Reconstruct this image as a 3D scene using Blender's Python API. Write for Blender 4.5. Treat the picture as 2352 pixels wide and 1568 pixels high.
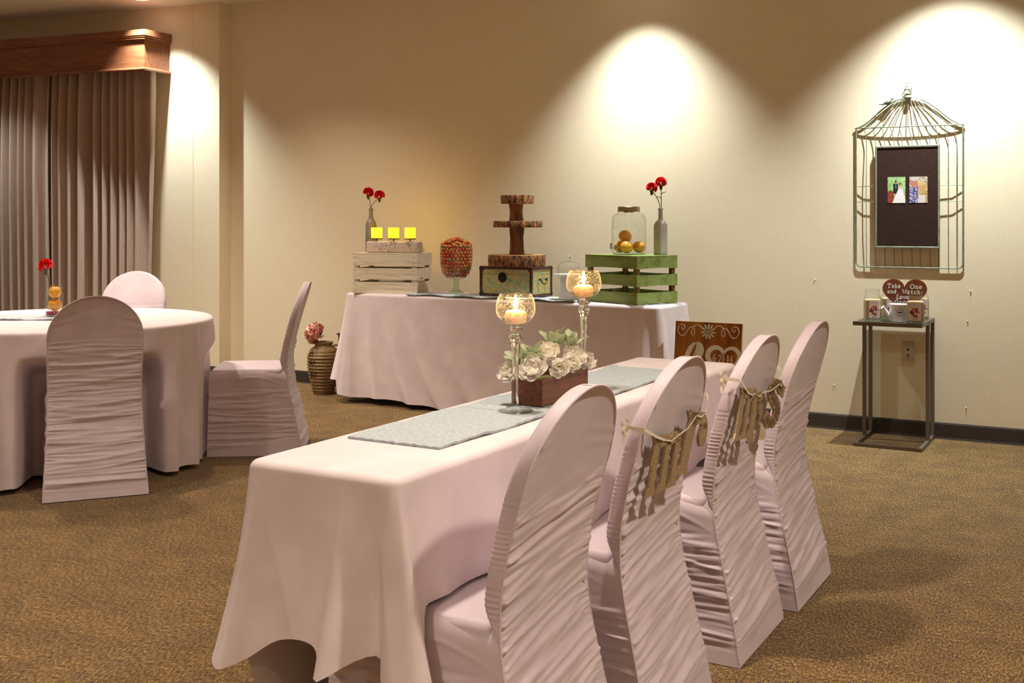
import bpy, bmesh, math, random
import numpy as np
from mathutils import Matrix, Vector

PI = math.pi
random.seed(7)
for o in list(bpy.data.objects):
    bpy.data.objects.remove(o)
scene = bpy.context.scene
COL = scene.collection

# ------------------------------------------------------------------ camera
YAW = math.radians(28.7)
FPX = 2600.0
cam_d = bpy.data.cameras.new('camera')
cam = bpy.data.objects.new('camera', cam_d)
COL.objects.link(cam)
cam.location = (0, 0, 1.27)
cam.rotation_euler = (PI / 2, 0, YAW)
cam_d.sensor_width = 36.0
cam_d.lens = 36.0 * FPX / 2352.0
cam_d.shift_y = -(784 - 505) / 2352.0
cam_d.clip_start = 0.05
scene.camera = cam

# ------------------------------------------------------------------ world, exposure
world = bpy.data.worlds.new('world')
scene.world = world
world.use_nodes = True
world.node_tree.nodes['Background'].inputs[0].default_value = (0.9, 0.75, 0.6, 1)
world.node_tree.nodes['Background'].inputs[1].default_value = 0.0     # closed room: no sky light
vs = scene.view_settings
vs.view_transform = 'Standard'
vs.look = 'None'
vs.exposure = 1.35
vs.gamma = 1.0
vs.use_curve_mapping = False

ZC = 3.02          # ceiling height
YB = 6.97          # back wall
WARM = (1.0, 0.87, 0.70)
COOL = (0.92, 1.0, 0.97)
# x, y, watts, cone degrees, blend, colour, lamp radius, label, tilt towards the back wall
LIGHTS = [
    (-2.80, 6.55, 125, 88, 1.0, COOL, 0.02, 'recessed ceiling downlight above the green crate', 1),
    (-0.90, 6.48, 180, 98, 1.0, COOL, 0.02, 'recessed ceiling downlight above the birdcage frame', 0),
    (-6.85, 6.42, 110, 94, 1.0, COOL, 0.02, 'recessed ceiling downlight beside the wooden pelmet', 4),      # the one whose edge the photo shows
    (-8.30, 5.80, 60, 84, 0.7, COOL, 0.03, 'recessed ceiling downlight over the far curtain'),
    (-5.30, 5.60, 75, 120, 1.0, WARM, 0.05, 'recessed ceiling downlight over the white crate'),
    (-6.20, 4.50, 85, 120, 0.9, WARM, 0.05, 'recessed ceiling downlight added in front of the curtains'),  # extra lamp, added to light the curtain folds
    (0.70, 2.60, 105, 130, 0.8, WARM, 0.08, 'recessed ceiling downlight behind the head table chairs'),
    (-1.20, -0.60, 95, 130, 0.8, WARM, 0.08, 'recessed ceiling downlight behind the photographer'),
    (-4.60, 0.90, 120, 130, 0.8, WARM, 0.08, 'recessed ceiling downlight over the open carpet'),
    (-1.75, 2.60, 95, 120, 0.8, WARM, 0.08, 'recessed ceiling downlight over the head table'),
    (-5.20, 4.00, 75, 120, 0.8, WARM, 0.08, 'recessed ceiling downlight over the round table'),
    (1.60, -0.60, 120, 130, 0.8, WARM, 0.08, 'recessed ceiling downlight near the front corner'),
]

# ------------------------------------------------------------------ helpers
def tag(o, label=None, cat=None, group=None, kind=None):
    if label: o['label'] = label
    if cat: o['category'] = cat
    if group: o['group'] = group
    if kind: o['kind'] = kind
    return o

def empty(name, loc=(0, 0, 0), rz=0.0, label=None, cat=None, group=None):
    o = bpy.data.objects.new(name, None)
    o.empty_display_size = 0.05
    COL.objects.link(o)
    o.location = loc
    o.rotation_euler = (0, 0, rz)
    return tag(o, label, cat, group)

def link(name, me, mat, parent=None, smooth=True, auto=None):
    if mat is not None and not me.materials:
        me.materials.append(mat)
    if smooth:
        me.polygons.foreach_set('use_smooth', [True] * len(me.polygons))
        if auto is not None:
            me.set_sharp_from_angle(angle=math.radians(auto))
    o = bpy.data.objects.new(name, me)
    COL.objects.link(o)
    if parent is not None:
        o.parent = parent
    return o

def fix(me):
    bm = bmesh.new(); bm.from_mesh(me)
    bmesh.ops.recalc_face_normals(bm, faces=bm.faces)
    bm.to_mesh(me); bm.free()
    return me

class MB:
    """collects verts and faces, then makes one mesh object"""
    def __init__(s): s.v = []; s.f = []
    def add(s, V, F, M=None):
        b = len(s.v)
        if M is not None: V = [tuple(M @ Vector(p)) for p in V]
        s.v += [tuple(p) for p in V]; s.f += [tuple(i + b for i in f) for f in F]
        return s
    def box(s, c, d, M=None):
        x, y, z = c; a, b, e = d[0] / 2, d[1] / 2, d[2] / 2
        V = [(x + i * a, y + j * b, z + k * e) for i in (-1, 1) for j in (-1, 1) for k in (-1, 1)]
        F = [(0, 1, 3, 2), (4, 6, 7, 5), (0, 4, 5, 1), (2, 3, 7, 6), (0, 2, 6, 4), (1, 5, 7, 3)]
        return s.add(V, F, M)
    def lathe(s, prof, n=32, M=None, cap0=True, cap1=True, wob=None):
        V = []; F = []
        for (r, z) in prof:
            for i in range(n):
                a = 2 * PI * i / n
                q = r * (wob(a, z) if wob else 1)
                V.append((q * math.cos(a), q * math.sin(a), z))
        m = len(prof)
        for j in range(m - 1):
            for i in range(n):
                k = (i + 1) % n
                F.append((j * n + i, j * n + k, (j + 1) * n + k, (j + 1) * n + i))
        if cap0: F.append(tuple(range(n))[::-1])
        if cap1: F.append(tuple((m - 1) * n + i for i in range(n)))
        return s.add(V, F, M)
    def tube(s, pts, r, n=6, closed=False, M=None):
        P = [Vector(p) for p in pts]; m = len(P)
        R = r if isinstance(r, (list, tuple)) else [r] * m
        V = []; F = []
        up = Vector((0, 0, 1))
        prev = None
        for i in range(m):
            if closed: t = P[(i + 1) % m] - P[(i - 1) % m]
            else: t = P[min(i + 1, m - 1)] - P[max(i - 1, 0)]
            t.normalize()
            if prev is None:
                a = t.cross(up)
                if a.length < 1e-3: a = t.cross(Vector((1, 0, 0)))
            else:
                a = prev - t * prev.dot(t)
                if a.length < 1e-5: a = t.cross(up)
            a.normalize(); prev = a
            b = t.cross(a)
            for k in range(n):
                g = 2 * PI * k / n
                V.append(tuple(P[i] + a * (R[i] * math.cos(g)) + b * (R[i] * math.sin(g))))
        for i in range(m if closed else m - 1):
            j = (i + 1) % m
            for k in range(n):
                l = (k + 1) % n
                F.append((i * n + k, i * n + l, j * n + l, j * n + k))
        if not closed:
            F.append(tuple(range(n))[::-1]); F.append(tuple((m - 1) * n + k for k in range(n)))
        return s.add(V, F, M)
    def prism(s, poly, y0, y1, M=None):
        """polygon in local x,z extruded along y"""
        n = len(poly)
        V = [(p[0], y0, p[1]) for p in poly] + [(p[0], y1, p[1]) for p in poly]
        F = [tuple(range(n)), tuple(range(2 * n - 1, n - 1, -1))]
        for i in range(n):
            j = (i + 1) % n
            F.append((i, i + n, j + n, j))
        return s.add(V, F, M)
    def stroke(s, pts, w, y0, y1, M=None):
        """flat pen stroke in x,z with constant or varying width"""
        m = len(pts)
        W = w if isinstance(w, (list, tuple)) else [w] * m
        L = []; Rr = []
        for i in range(m):
            a = pts[max(i - 1, 0)]; b = pts[min(i + 1, m - 1)]
            tx, tz = b[0] - a[0], b[1] - a[1]; l = math.hypot(tx, tz) or 1
            nx, nz = -tz / l * W[i] / 2, tx / l * W[i] / 2
            L.append((pts[i][0] + nx, pts[i][1] + nz)); Rr.append((pts[i][0] - nx, pts[i][1] - nz))
        V = [(p[0], y0, p[1]) for p in L] + [(p[0], y0, p[1]) for p in Rr] + \
            [(p[0], y1, p[1]) for p in L] + [(p[0], y1, p[1]) for p in Rr]
        F = []
        for i in range(m - 1):
            F += [(i, i + 1, m + i + 1, m + i), (2 * m + i, 3 * m + i, 3 * m + i + 1, 2 * m + i + 1),
                  (i, 2 * m + i, 2 * m + i + 1, i + 1), (m + i, m + i + 1, 3 * m + i + 1, 3 * m + i)]
        F += [(0, m, 3 * m, 2 * m), (m - 1, 3 * m - 1, 4 * m - 1, 2 * m - 1)]
        return s.add(V, F, M)
    def mesh(s, name):
        me = bpy.data.meshes.new(name)
        me.from_pydata(s.v, [], s.f); me.update()
        return fix(me)
    def build(s, name, mat, parent=None, smooth=True, auto=35, bevel=0, seg=2):
        me = s.mesh(name)
        if bevel:
            bm = bmesh.new(); bm.from_mesh(me)
            bmesh.ops.bevel(bm, geom=bm.edges, offset=bevel, segments=seg, affect='EDGES', profile=0.5)
            bm.to_mesh(me); bm.free()
        return link(name, me, mat, parent, smooth, auto)

def grid_mesh(name, P, closed=False):
    r, c = P.shape[:2]
    me = bpy.data.meshes.new(name)
    idx = np.arange(r * c).reshape(r, c)
    if closed: idx = np.concatenate([idx, idx[:, :1]], axis=1)
    q = np.stack([idx[:-1, :-1], idx[:-1, 1:], idx[1:, 1:], idx[1:, :-1]], -1).reshape(-1, 4)
    me.from_pydata(P.reshape(-1, 3).tolist(), [], q.tolist()); me.update()
    return me

def Tm(x=0, y=0, z=0, rz=0, rx=0, ry=0, s=1):
    return Matrix.Translation((x, y, z)) @ Matrix.Rotation(rz, 4, 'Z') @ Matrix.Rotation(rx, 4, 'X') @ Matrix.Rotation(ry, 4, 'Y') @ Matrix.Scale(s, 4)

def copy_tree(o, parent=None):
    c = o.copy(); COL.objects.link(c); c.parent = parent
    for ch in list(o.children): copy_tree(ch, c)
    return c

# ------------------------------------------------------------------ materials
def new_mat(name):
    m = bpy.data.materials.new(name); m.use_nodes = True
    nt = m.node_tree
    return m, nt, nt.nodes['Principled BSDF']

def nd(nt, t, **kw):
    n = nt.nodes.new(t)
    for k, v in kw.items(): setattr(n, k, v)
    return n

def ramp(nt, stops):
    n = nd(nt, 'ShaderNodeValToRGB'); e = n.color_ramp.elements
    while len(e) < len(stops): e.new(0.5)
    for i, (p, c) in enumerate(stops):
        e[i].position = p; e[i].color = (*c, 1)
    return n

def coords(nt, scale=(1, 1, 1), rot=(0, 0, 0)):
    t = nd(nt, 'ShaderNodeTexCoord'); m = nd(nt, 'ShaderNodeMapping')
    m.inputs['Scale'].default_value = scale; m.inputs['Rotation'].default_value = rot
    nt.links.new(t.outputs['Object'], m.inputs['Vector'])
    return m.outputs['Vector']

def noise(nt, vec, scale, detail=3, rough=0.55, dist=0):
    n = nd(nt, 'ShaderNodeTexNoise')
    n.inputs['Scale'].default_value = scale; n.inputs['Detail'].default_value = detail
    n.inputs['Roughness'].default_value = rough; n.inputs['Distortion'].default_value = dist
    nt.links.new(vec, n.inputs['Vector'])
    return n.outputs['Fac']

def bump(nt, b, fac, strength, dist=0.01):
    n = nd(nt, 'ShaderNodeBump'); n.inputs['Strength'].default_value = strength; n.inputs['Distance'].default_value = dist
    nt.links.new(fac, n.inputs['Height']); nt.links.new(n.outputs['Normal'], b.inputs['Normal'])
    return n

def mat_noise(name, c0, c1, scale=20, stretch=(1, 1, 1), rough=0.6, bmp=0.0, bd=0.004, detail=4, lo=0.35, hi=0.65, metallic=0, dist=0, spec=0.5, sheen=0, coat=0):
    m, nt, b = new_mat(name)
    v = coords(nt, stretch)
    f = noise(nt, v, scale, detail, dist=dist)
    r = ramp(nt, [(lo, c0), (hi, c1)])
    nt.links.new(f, r.inputs['Fac']); nt.links.new(r.outputs['Color'], b.inputs['Base Color'])
    b.inputs['Roughness'].default_value = rough; b.inputs['Metallic'].default_value = metallic
    b.inputs['Specular IOR Level'].default_value = spec
    b.inputs['Sheen Weight'].default_value = sheen
    b.inputs['Coat Weight'].default_value = coat
    if bmp: bump(nt, b, f, bmp, bd)
    return m

def mat_emit(name, col, strength, base=None):
    m, nt, b = new_mat(name)
    b.inputs['Base Color'].default_value = (*(base or col), 1)
    b.inputs['Emission Color'].default_value = (*col, 1); b.inputs['Emission Strength'].default_value = strength
    return m

def mat_glass(name, tint=(1, 1, 1), rough=0.02, refl=1.0, crackle=0.0, base=0.03):
    """thin glass: see-through with fresnel reflection; crackle adds bright fracture lines"""
    m, nt, b = new_mat(name)
    out = nt.nodes['Material Output']; nt.nodes.remove(b)
    tr = nd(nt, 'ShaderNodeBsdfTransparent'); tr.inputs['Color'].default_value = (*tint, 1)
    gl = nd(nt, 'ShaderNodeBsdfGlossy'); gl.inputs['Roughness'].default_value = rough
    fr = nd(nt, 'ShaderNodeLayerWeight'); fr.inputs['Blend'].default_value = 0.5
    pw_ = nd(nt, 'ShaderNodeMath', operation='POWER'); pw_.inputs[1].default_value = 4.0
    nt.links.new(fr.outputs['Facing'], pw_.inputs[0])
    mu = nd(nt, 'ShaderNodeMath', operation='MULTIPLY_ADD'); mu.inputs[1].default_value = refl * 0.4; mu.inputs[2].default_value = base
    nt.links.new(pw_.outputs[0], mu.inputs[0])
    fac = mu.outputs[0]
    p2 = nd(nt, 'ShaderNodeMath', operation='POWER'); p2.inputs[1].default_value = 3.0
    nt.links.new(fr.outputs['Facing'], p2.inputs[0])
    et = nd(nt, 'ShaderNodeMix', data_type='RGBA'); et.inputs[6].default_value = (*tint, 1); et.inputs[7].default_value = (*[c * .74 for c in tint], 1)
    nt.links.new(p2.outputs[0], et.inputs[0]); nt.links.new(et.outputs[2], tr.inputs['Color'])
    mx = nd(nt, 'ShaderNodeMixShader')
    if crackle:
        v = coords(nt)
        vo = nd(nt, 'ShaderNodeTexVoronoi', feature='DISTANCE_TO_EDGE'); vo.inputs['Scale'].default_value = 110
        nz = nd(nt, 'ShaderNodeTexNoise'); nz.inputs['Scale'].default_value = 40
        nt.links.new(v, nz.inputs['Vector'])
        ad = nd(nt, 'ShaderNodeVectorMath', operation='MULTIPLY_ADD'); ad.inputs[1].default_value = (0.02,) * 3
        nt.links.new(nz.outputs['Color'], ad.inputs[0]); nt.links.new(v, ad.inputs[2]); nt.links.new(ad.outputs[0], vo.inputs['Vector'])
        r = ramp(nt, [(0.0, (crackle,) * 3), (0.09, (0, 0, 0))])
        nt.links.new(vo.outputs['Distance'], r.inputs['Fac'])
        a2 = nd(nt, 'ShaderNodeMath', operation='ADD', use_clamp=True)
        nt.links.new(fac, a2.inputs[0]); nt.links.new(r.outputs['Color'], a2.inputs[1]); fac = a2.outputs[0]
        bp = nd(nt, 'ShaderNodeBump'); bp.inputs['Strength'].default_value = 0.6; bp.inputs['Distance'].default_value = 0.003
        nt.links.new(vo.outputs['Distance'], bp.inputs['Height']); nt.links.new(bp.outputs[0], gl.inputs['Normal'])
        tl = nd(nt, 'ShaderNodeBsdfTranslucent'); tl.inputs['Color'].default_value = (0.95, 0.90, 0.80, 1)
        m2 = nd(nt, 'ShaderNodeMixShader'); m2.inputs[0].default_value = 0.5
        nt.links.new(gl.outputs[0], m2.inputs[1]); nt.links.new(tl.outputs[0], m2.inputs[2]); gl = m2
    nt.links.new(fac, mx.inputs[0]); nt.links.new(tr.outputs[0], mx.inputs[1]); nt.links.new(gl.outputs[0], mx.inputs[2])
    nt.links.new(mx.outputs[0], out.inputs['Surface'])
    return m

def mat_solid_glass(name, tint=(0.97, 0.96, 0.93)):
    m, nt, b = new_mat(name)
    b.inputs['Base Color'].default_value = (*tint, 1); b.inputs['Transmission Weight'].default_value = 1.0
    b.inputs['Roughness'].default_value = 0.02; b.inputs['IOR'].default_value = 1.45
    return m

def mat_vcol(name, rough=0.5):
    m, nt, b = new_mat(name)
    a = nd(nt, 'ShaderNodeAttribute', attribute_name='print')
    nt.links.new(a.outputs['Color'], b.inputs['Base Color']); b.inputs['Roughness'].default_value = rough
    return m

def mat_fabric(name, col, var=0.05, weave=900, bmp=0.05, rough=0.75, sheen=0.2):
    m, nt, b = new_mat(name)
    v = coords(nt)
    f = noise(nt, v, 9, 3)
    c0 = tuple(x * (1 - var) for x in col); c1 = tuple(min(1, x * (1 + var)) for x in col)
    r = ramp(nt, [(0.35, c0), (0.65, c1)])
    nt.links.new(f, r.inputs['Fac']); nt.links.new(r.outputs['Color'], b.inputs['Base Color'])
    b.inputs['Roughness'].default_value = rough; b.inputs['Sheen Weight'].default_value = sheen
    b.inputs['Specular IOR Level'].default_value = 0.25
    if bmp: bump(nt, b, noise(nt, v, weave, 1), bmp, 0.001)
    return m

def mat_wood(name, c0, c1, c2, scale=6, axis=0, rough=0.45, spec=0.4, bmp=0.12, stretch=14):
    m, nt, b = new_mat(name)
    st = [stretch] * 3; st[axis] = 1
    v = coords(nt, st)
    f = noise(nt, v, scale, 6, 0.6, 0.4)
    r = ramp(nt, [(0.3, c0), (0.5, c1), (0.7, c2)])
    nt.links.new(f, r.inputs['Fac']); nt.links.new(r.outputs['Color'], b.inputs['Base Color'])
    b.inputs['Roughness'].default_value = rough; b.inputs['Specular IOR Level'].default_value = spec
    if bmp: bump(nt, b, f, bmp, 0.003)
    return m

def translucify(m, col, f=0.4):
    nt = m.node_tree; b = nt.nodes['Principled BSDF']; out = nt.nodes['Material Output']
    tl = nd(nt, 'ShaderNodeBsdfTranslucent'); tl.inputs['Color'].default_value = (*col, 1)
    mx = nd(nt, 'ShaderNodeMixShader'); mx.inputs[0].default_value = f
    nt.links.new(b.outputs[0], mx.inputs[1]); nt.links.new(tl.outputs[0], mx.inputs[2]); nt.links.new(mx.outputs[0], out.inputs['Surface'])

M = {}
def mat_wall():
    m, nt, b = new_mat('wallpaper')
    v1 = coords(nt, (90, 90, 3)); v2 = coords(nt, (4, 4, 110))
    f1 = noise(nt, v1, 3, 3); f2 = noise(nt, v2, 3, 3)
    mx = nd(nt, 'ShaderNodeMath', operation='ADD'); nt.links.new(f1, mx.inputs[0]); nt.links.new(f2, mx.inputs[1])
    r = ramp(nt, [(0.36, (0.75, 0.645, 0.475)), (0.64, (0.81, 0.705, 0.53))])
    hv = nd(nt, 'ShaderNodeMath', operation='MULTIPLY'); hv.inputs[1].default_value = 0.5
    nt.links.new(mx.outputs[0], hv.inputs[0]); nt.links.new(hv.outputs[0], r.inputs['Fac'])
    nt.links.new(r.outputs['Color'], b.inputs['Base Color'])
    b.inputs['Roughness'].default_value = 0.8; b.inputs['Specular IOR Level'].default_value = 0.2
    bump(nt, b, hv.outputs[0], 0.12, 0.002)
    return m

def mat_carpet():
    m, nt, b = new_mat('carpet')
    v = coords(nt, (1.0, 0.42, 1.0), (0, 0, math.radians(-6)))
    f = noise(nt, v, 150, 4, 0.8)
    r = ramp(nt, [(0.36, (0.035, 0.017, 0.006)), (0.47, (0.135, 0.073, 0.026)), (0.55, (0.25, 0.155, 0.065)), (0.66, (0.52, 0.39, 0.24))])
    nt.links.new(f, r.inputs['Fac'])
    v2 = coords(nt)
    g = noise(nt, v2, 7, 4, 0.6)
    r2 = ramp(nt, [(0.35, (0.80, 0.76, 0.70)), (0.65, (1.12, 1.08, 0.92))])
    nt.links.new(g, r2.inputs['Fac'])
    mx = nd(nt, 'ShaderNodeMix', data_type='RGBA', blend_type='MULTIPLY'); mx.inputs[0].default_value = 1.0
    nt.links.new(r.outputs['Color'], mx.inputs[6]); nt.links.new(r2.outputs['Color'], mx.inputs[7])
    fl = noise(nt, v, 60, 2, 0.5)
    r3 = ramp(nt, [(0.62, (0, 0, 0)), (0.70, (1, 1, 1))]); nt.links.new(fl, r3.inputs['Fac'])
    mx2 = nd(nt, 'ShaderNodeMix', data_type='RGBA'); mx2.inputs[7].default_value = (0.30, 0.19, 0.035, 1)
    sc = nd(nt, 'ShaderNodeMath', operation='MULTIPLY'); sc.inputs[1].default_value = 0.5
    nt.links.new(r3.outputs['Color'], sc.inputs[0]); nt.links.new(sc.outputs[0], mx2.inputs[0])
    nt.links.new(mx.outputs[2], mx2.inputs[6])
    nt.links.new(mx2.outputs[2], b.inputs['Base Color'])
    b.inputs['Roughness'].default_value = 0.95; b.inputs['Specular IOR Level'].default_value = 0.05; b.inputs['Sheen Weight'].default_value = 0.15
    bump(nt, b, f, 0.8, 0.006)
    return m

M['wall'] = mat_wall()
M['carpet'] = mat_carpet()
M['ceiling'] = mat_noise('ceiling_paint', (0.82, 0.75, 0.64), (0.86, 0.79, 0.68), 60, rough=0.9, bmp=0.03)
M['base'] = mat_noise('baseboard_vinyl', (0.022, 0.013, 0.008), (0.045, 0.028, 0.018), 200, (1, 1, .4), 0.7, 0.2, 0.002)
M['cloth'] = mat_fabric('blush_linen', (0.75, 0.645, 0.68))
M['spandex'] = mat_fabric('blush_spandex', (0.63, 0.525, 0.595), rough=0.5, sheen=0.3, bmp=0.0)
M['runner'] = mat_noise('grey_quilted_runner', (0.35, 0.39, 0.43), (0.47, 0.52, 0.57), 70, (1, 2, 1), 0.85, 0.5, 0.006)
M['curtain'] = mat_noise('taupe_curtain', (0.42, 0.30, 0.23), (0.48, 0.345, 0.27), 120, (1, 1, 0.1), 0.62, 0.05, sheen=0.3)
M['pelmet'] = mat_wood('stained_pelmet_wood', (0.17, 0.058, 0.024), (0.235, 0.085, 0.037), (0.29, 0.115, 0.052), 3, 0, 0.35)
M['white_wood'] = mat_wood('whitewashed_wood', (0.56, 0.47, 0.34), (0.74, 0.66, 0.53), (0.82, 0.75, 0.63), 5, 0, 0.75, 0.2)
M['green_wood'] = mat_wood('green_stained_wood', (0.17, 0.19, 0.045), (0.26, 0.33, 0.09), (0.30, 0.43, 0.15), 3, 0, 0.6, 0.3, stretch=6)
M['green_post'] = mat_wood('brown_post_wood', (0.13, 0.075, 0.02), (0.20, 0.12, 0.04), (0.24, 0.16, 0.06), 3, 2, 0.6, 0.3)
M['dark_gap'] = mat_noise('bare_brown_wood', (0.10, 0.045, 0.018), (0.16, 0.08, 0.03), 20, (1, 1, 6), 0.7)
M['bark'] = mat_noise('tree_bark', (0.045, 0.013, 0.004), (0.40, 0.16, 0.045), 55, (1, 1, 0.45), 0.85, 0.8, 0.012, 6, 0.38, 0.66)
M['bark_post'] = mat_noise('peeled_branch', (0.06, 0.018, 0.006), (0.24, 0.085, 0.028), 30, (1, 1, 0.18), 0.8, 0.7, 0.012, 5)
M['slice'] = mat_noise('cut_wood_face', (0.42, 0.22, 0.08), (0.60, 0.36, 0.15), 18, (1, 1, 1), 0.7, 0.1)
M['brown_edge'] = mat_noise('dark_trunk_edging', (0.035, 0.011, 0.005), (0.07, 0.022, 0.010), 60, rough=0.35)
M['iron'] = mat_noise('dark_iron', (0.015, 0.010, 0.007), (0.035, 0.022, 0.015), 80, rough=0.4, metallic=0.6)
M['grey_glass'] = mat_noise('grey_painted_bottle', (0.17, 0.155, 0.15), (0.22, 0.20, 0.19), 12, rough=0.35)
M['white_bottle'] = mat_noise('pale_painted_bottle', (0.46, 0.44, 0.42), (0.54, 0.52, 0.50), 12, rough=0.25)
M['red'] = mat_noise('red_petals', (0.72, 0.004, 0.008), (0.95, 0.02, 0.03), 60, rough=0.6)
M['stem'] = mat_noise('green_stem', (0.035, 0.045, 0.012), (0.07, 0.09, 0.025), 40, rough=0.6)
M['led'] = mat_emit('glowing_candle_wax', (1.0, 0.60, 0.004), 3.0, (0.8, 0.6, 0.05))
M['plate_metal'] = mat_noise('rusty_candle_plate', (0.10, 0.045, 0.025), (0.16, 0.08, 0.045), 60, rough=0.5, metallic=0.5)
M['stone'] = mat_noise('carved_stone_block', (0.16, 0.09, 0.055), (0.60, 0.49, 0.42), 42, rough=0.9, bmp=0.7, bd=0.008, lo=0.30, hi=0.46, dist=1.5)
M['glass'] = mat_glass('clear_glass', (0.96, 0.975, 0.96), base=0.055, refl=1.5)
M['glass_green'] = mat_glass('pale_green_glass', (0.80, 0.93, 0.84), base=0.05)
M['tabletop_glass'] = mat_glass('tabletop_glass', (0.36, 0.44, 0.40), 0.15, base=0.22)
M['crackle'] = mat_glass('crackle_glass', (0.97, 0.93, 0.86), 0.10, 1.0, 0.24, 0.02)
M['crackle_amber'] = mat_glass('amber_crackle_glass', (0.90, 0.76, 0.60), 0.10, 1.0, 0.24, 0.03)
M['stem_glass'] = mat_solid_glass('solid_stem_glass')
def mat_wax():
    m, nt, b = new_mat('candle_wax')
    f = noise(nt, coords(nt), 40, 2); r = ramp(nt, [(0.35, (0.86, 0.72, 0.46)), (0.65, (0.92, 0.80, 0.55))])
    nt.links.new(f, r.inputs['Fac']); nt.links.new(r.outputs['Color'], b.inputs['Base Color'])
    b.inputs['Roughness'].default_value = 0.45
    b.inputs['Subsurface Weight'].default_value = 1.0; b.inputs['Subsurface Radius'].default_value = (1.0, 0.6, 0.25); b.inputs['Subsurface Scale'].default_value = 0.02
    return m
M['wax'] = mat_wax()
M['flame'] = mat_emit('candle_flame', (1.0, 0.72, 0.32), 30)
M['orange'] = mat_noise('orange_peel', (0.80, 0.32, 0.012), (0.90, 0.42, 0.03), 30, rough=0.35, bmp=0.15, bd=0.001)
M['lid'] = mat_noise('worn_tin_lid', (0.28, 0.22, 0.13), (0.42, 0.35, 0.24), 30, (1, 1, 4), 0.35, metallic=0.9)
M['chrome'] = mat_noise('chrome', (0.55, 0.53, 0.5), (0.65, 0.63, 0.6), 10, rough=0.15, metallic=1)
M['china'] = mat_noise('white_china', (0.80, 0.79, 0.75), (0.84, 0.83, 0.79), 10, rough=0.25)
M['box_wood'] = mat_wood('walnut_box_wood', (0.075, 0.022, 0.007), (0.15, 0.048, 0.016), (0.22, 0.075, 0.027), 5, 1, 0.4)
M['petal_white'] = mat_noise('cream_petals', (0.84, 0.78, 0.70), (0.92, 0.88, 0.82), 20, rough=0.7)
translucify(M['petal_white'], (0.95, 0.90, 0.82), 0.45)
def mat_two_tone_petal():
    """red at the petal's foot, pale pink towards its edge"""
    m, nt, b = new_mat('two_tone_pink_petals')
    v = coords(nt); sx = nd(nt, 'ShaderNodeSeparateXYZ'); nt.links.new(v, sx.inputs[0])
    nz = noise(nt, coords(nt, (9, 1.5, 3)), 1.5, 3)
    ad = nd(nt, 'ShaderNodeMath', operation='ADD'); nt.links.new(sx.outputs[1], ad.inputs[0]); nt.links.new(nz, ad.inputs[1])
    r = ramp(nt, [(0.85, (0.60, 0.03, 0.05)), (1.25, (0.90, 0.62, 0.52))])
    sc = nd(nt, 'ShaderNodeMath', operation='MULTIPLY'); sc.inputs[1].default_value = 0.8
    r.color_ramp.elements[0].position = 0.62; r.color_ramp.elements[1].position = 0.92
    nt.links.new(ad.outputs[0], sc.inputs[0]); nt.links.new(sc.outputs[0], r.inputs['Fac'])
    nt.links.new(r.outputs['Color'], b.inputs['Base Color']); b.inputs['Roughness'].default_value = 0.7
    return m
M['petal_pink'] = mat_two_tone_petal()
M['leaf'] = mat_noise('sage_leaf', (0.30, 0.38, 0.20), (0.56, 0.60, 0.44), 45, rough=0.75, bmp=0.2)
translucify(M['leaf'], (0.45, 0.52, 0.30), 0.3)
M['leaf_dark'] = mat_noise('olive_leaf', (0.09, 0.10, 0.02), (0.17, 0.17, 0.04), 45, rough=0.6)
M['berry'] = mat_noise('grey_berry', (0.20, 0.20, 0.18), (0.30, 0.30, 0.27), 60, rough=0.5)
M['sign_wood'] = mat_wood('amber_sign_wood', (0.13, 0.035, 0.008), (0.36, 0.125, 0.018), (0.48, 0.21, 0.04), 2.2, 2, 0.3, stretch=5)
M['white_paint'] = mat_noise('white_paint', (0.74, 0.72, 0.66), (0.80, 0.78, 0.72), 30, rough=0.6)
M['black_ink'] = mat_noise('black_ink', (0.012, 0.010, 0.008), (0.02, 0.016, 0.012), 30, rough=0.7)
M['heart'] = mat_wood('glossy_heart_wood', (0.10, 0.022, 0.008), (0.18, 0.045, 0.015), (0.24, 0.07, 0.022), 4, 2, 0.15, 0.6, stretch=5)
M['bronze'] = mat_noise('bronze_table_metal', (0.14, 0.11, 0.09), (0.17, 0.135, 0.11), 50, rough=0.4, metallic=0.3)
M['cage'] = mat_noise('verdigris_wire', (0.15, 0.17, 0.12), (0.27, 0.29, 0.22), 30, rough=0.55, metallic=0.2)
M['board'] = mat_noise('brown_mat_board', (0.034, 0.017, 0.013), (0.042, 0.022, 0.017), 40, rough=0.9, spec=0.1)
M['print'] = mat_vcol('printed_photo', 0.35)
M['label'] = mat_vcol('printed_label', 0.6)
M['sand'] = mat_noise('tan_seed_mix', (0.50, 0.33, 0.17), (0.66, 0.47, 0.28), 160, rough=0.9)
M['tin'] = mat_noise('white_enamel', (0.74, 0.72, 0.70), (0.80, 0.78, 0.76), 20, rough=0.3)
M['plastic'] = mat_noise('almond_plastic', (0.55, 0.46, 0.36), (0.60, 0.50, 0.40), 30, rough=0.4)
M['urn'] = mat_noise('glazed_clay', (0.13, 0.072, 0.022), (0.27, 0.165, 0.062), 20, (1, 1, 8), 0.45, 0.2)
M['ribbon'] = mat_fabric('ivory_ribbon', (0.80, 0.72, 0.62), rough=0.35)
M['tin_dark'] = mat_noise('dark_brown_crate_wood', (0.05, 0.028, 0.012), (0.08, 0.046, 0.02), 20, rough=0.7)
M['trim_white'] = mat_noise('white_trim_ring', (0.7, 0.68, 0.62), (0.75, 0.73, 0.67), 20, rough=0.5)
M['lens'] = mat_emit('lamp_lens', (1.0, 0.95, 0.82), 4)
M['berry_red'] = mat_noise('red_glass_pebble', (0.40, 0.004, 0.01), (0.62, 0.015, 0.02), 60, rough=0.2)
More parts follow.
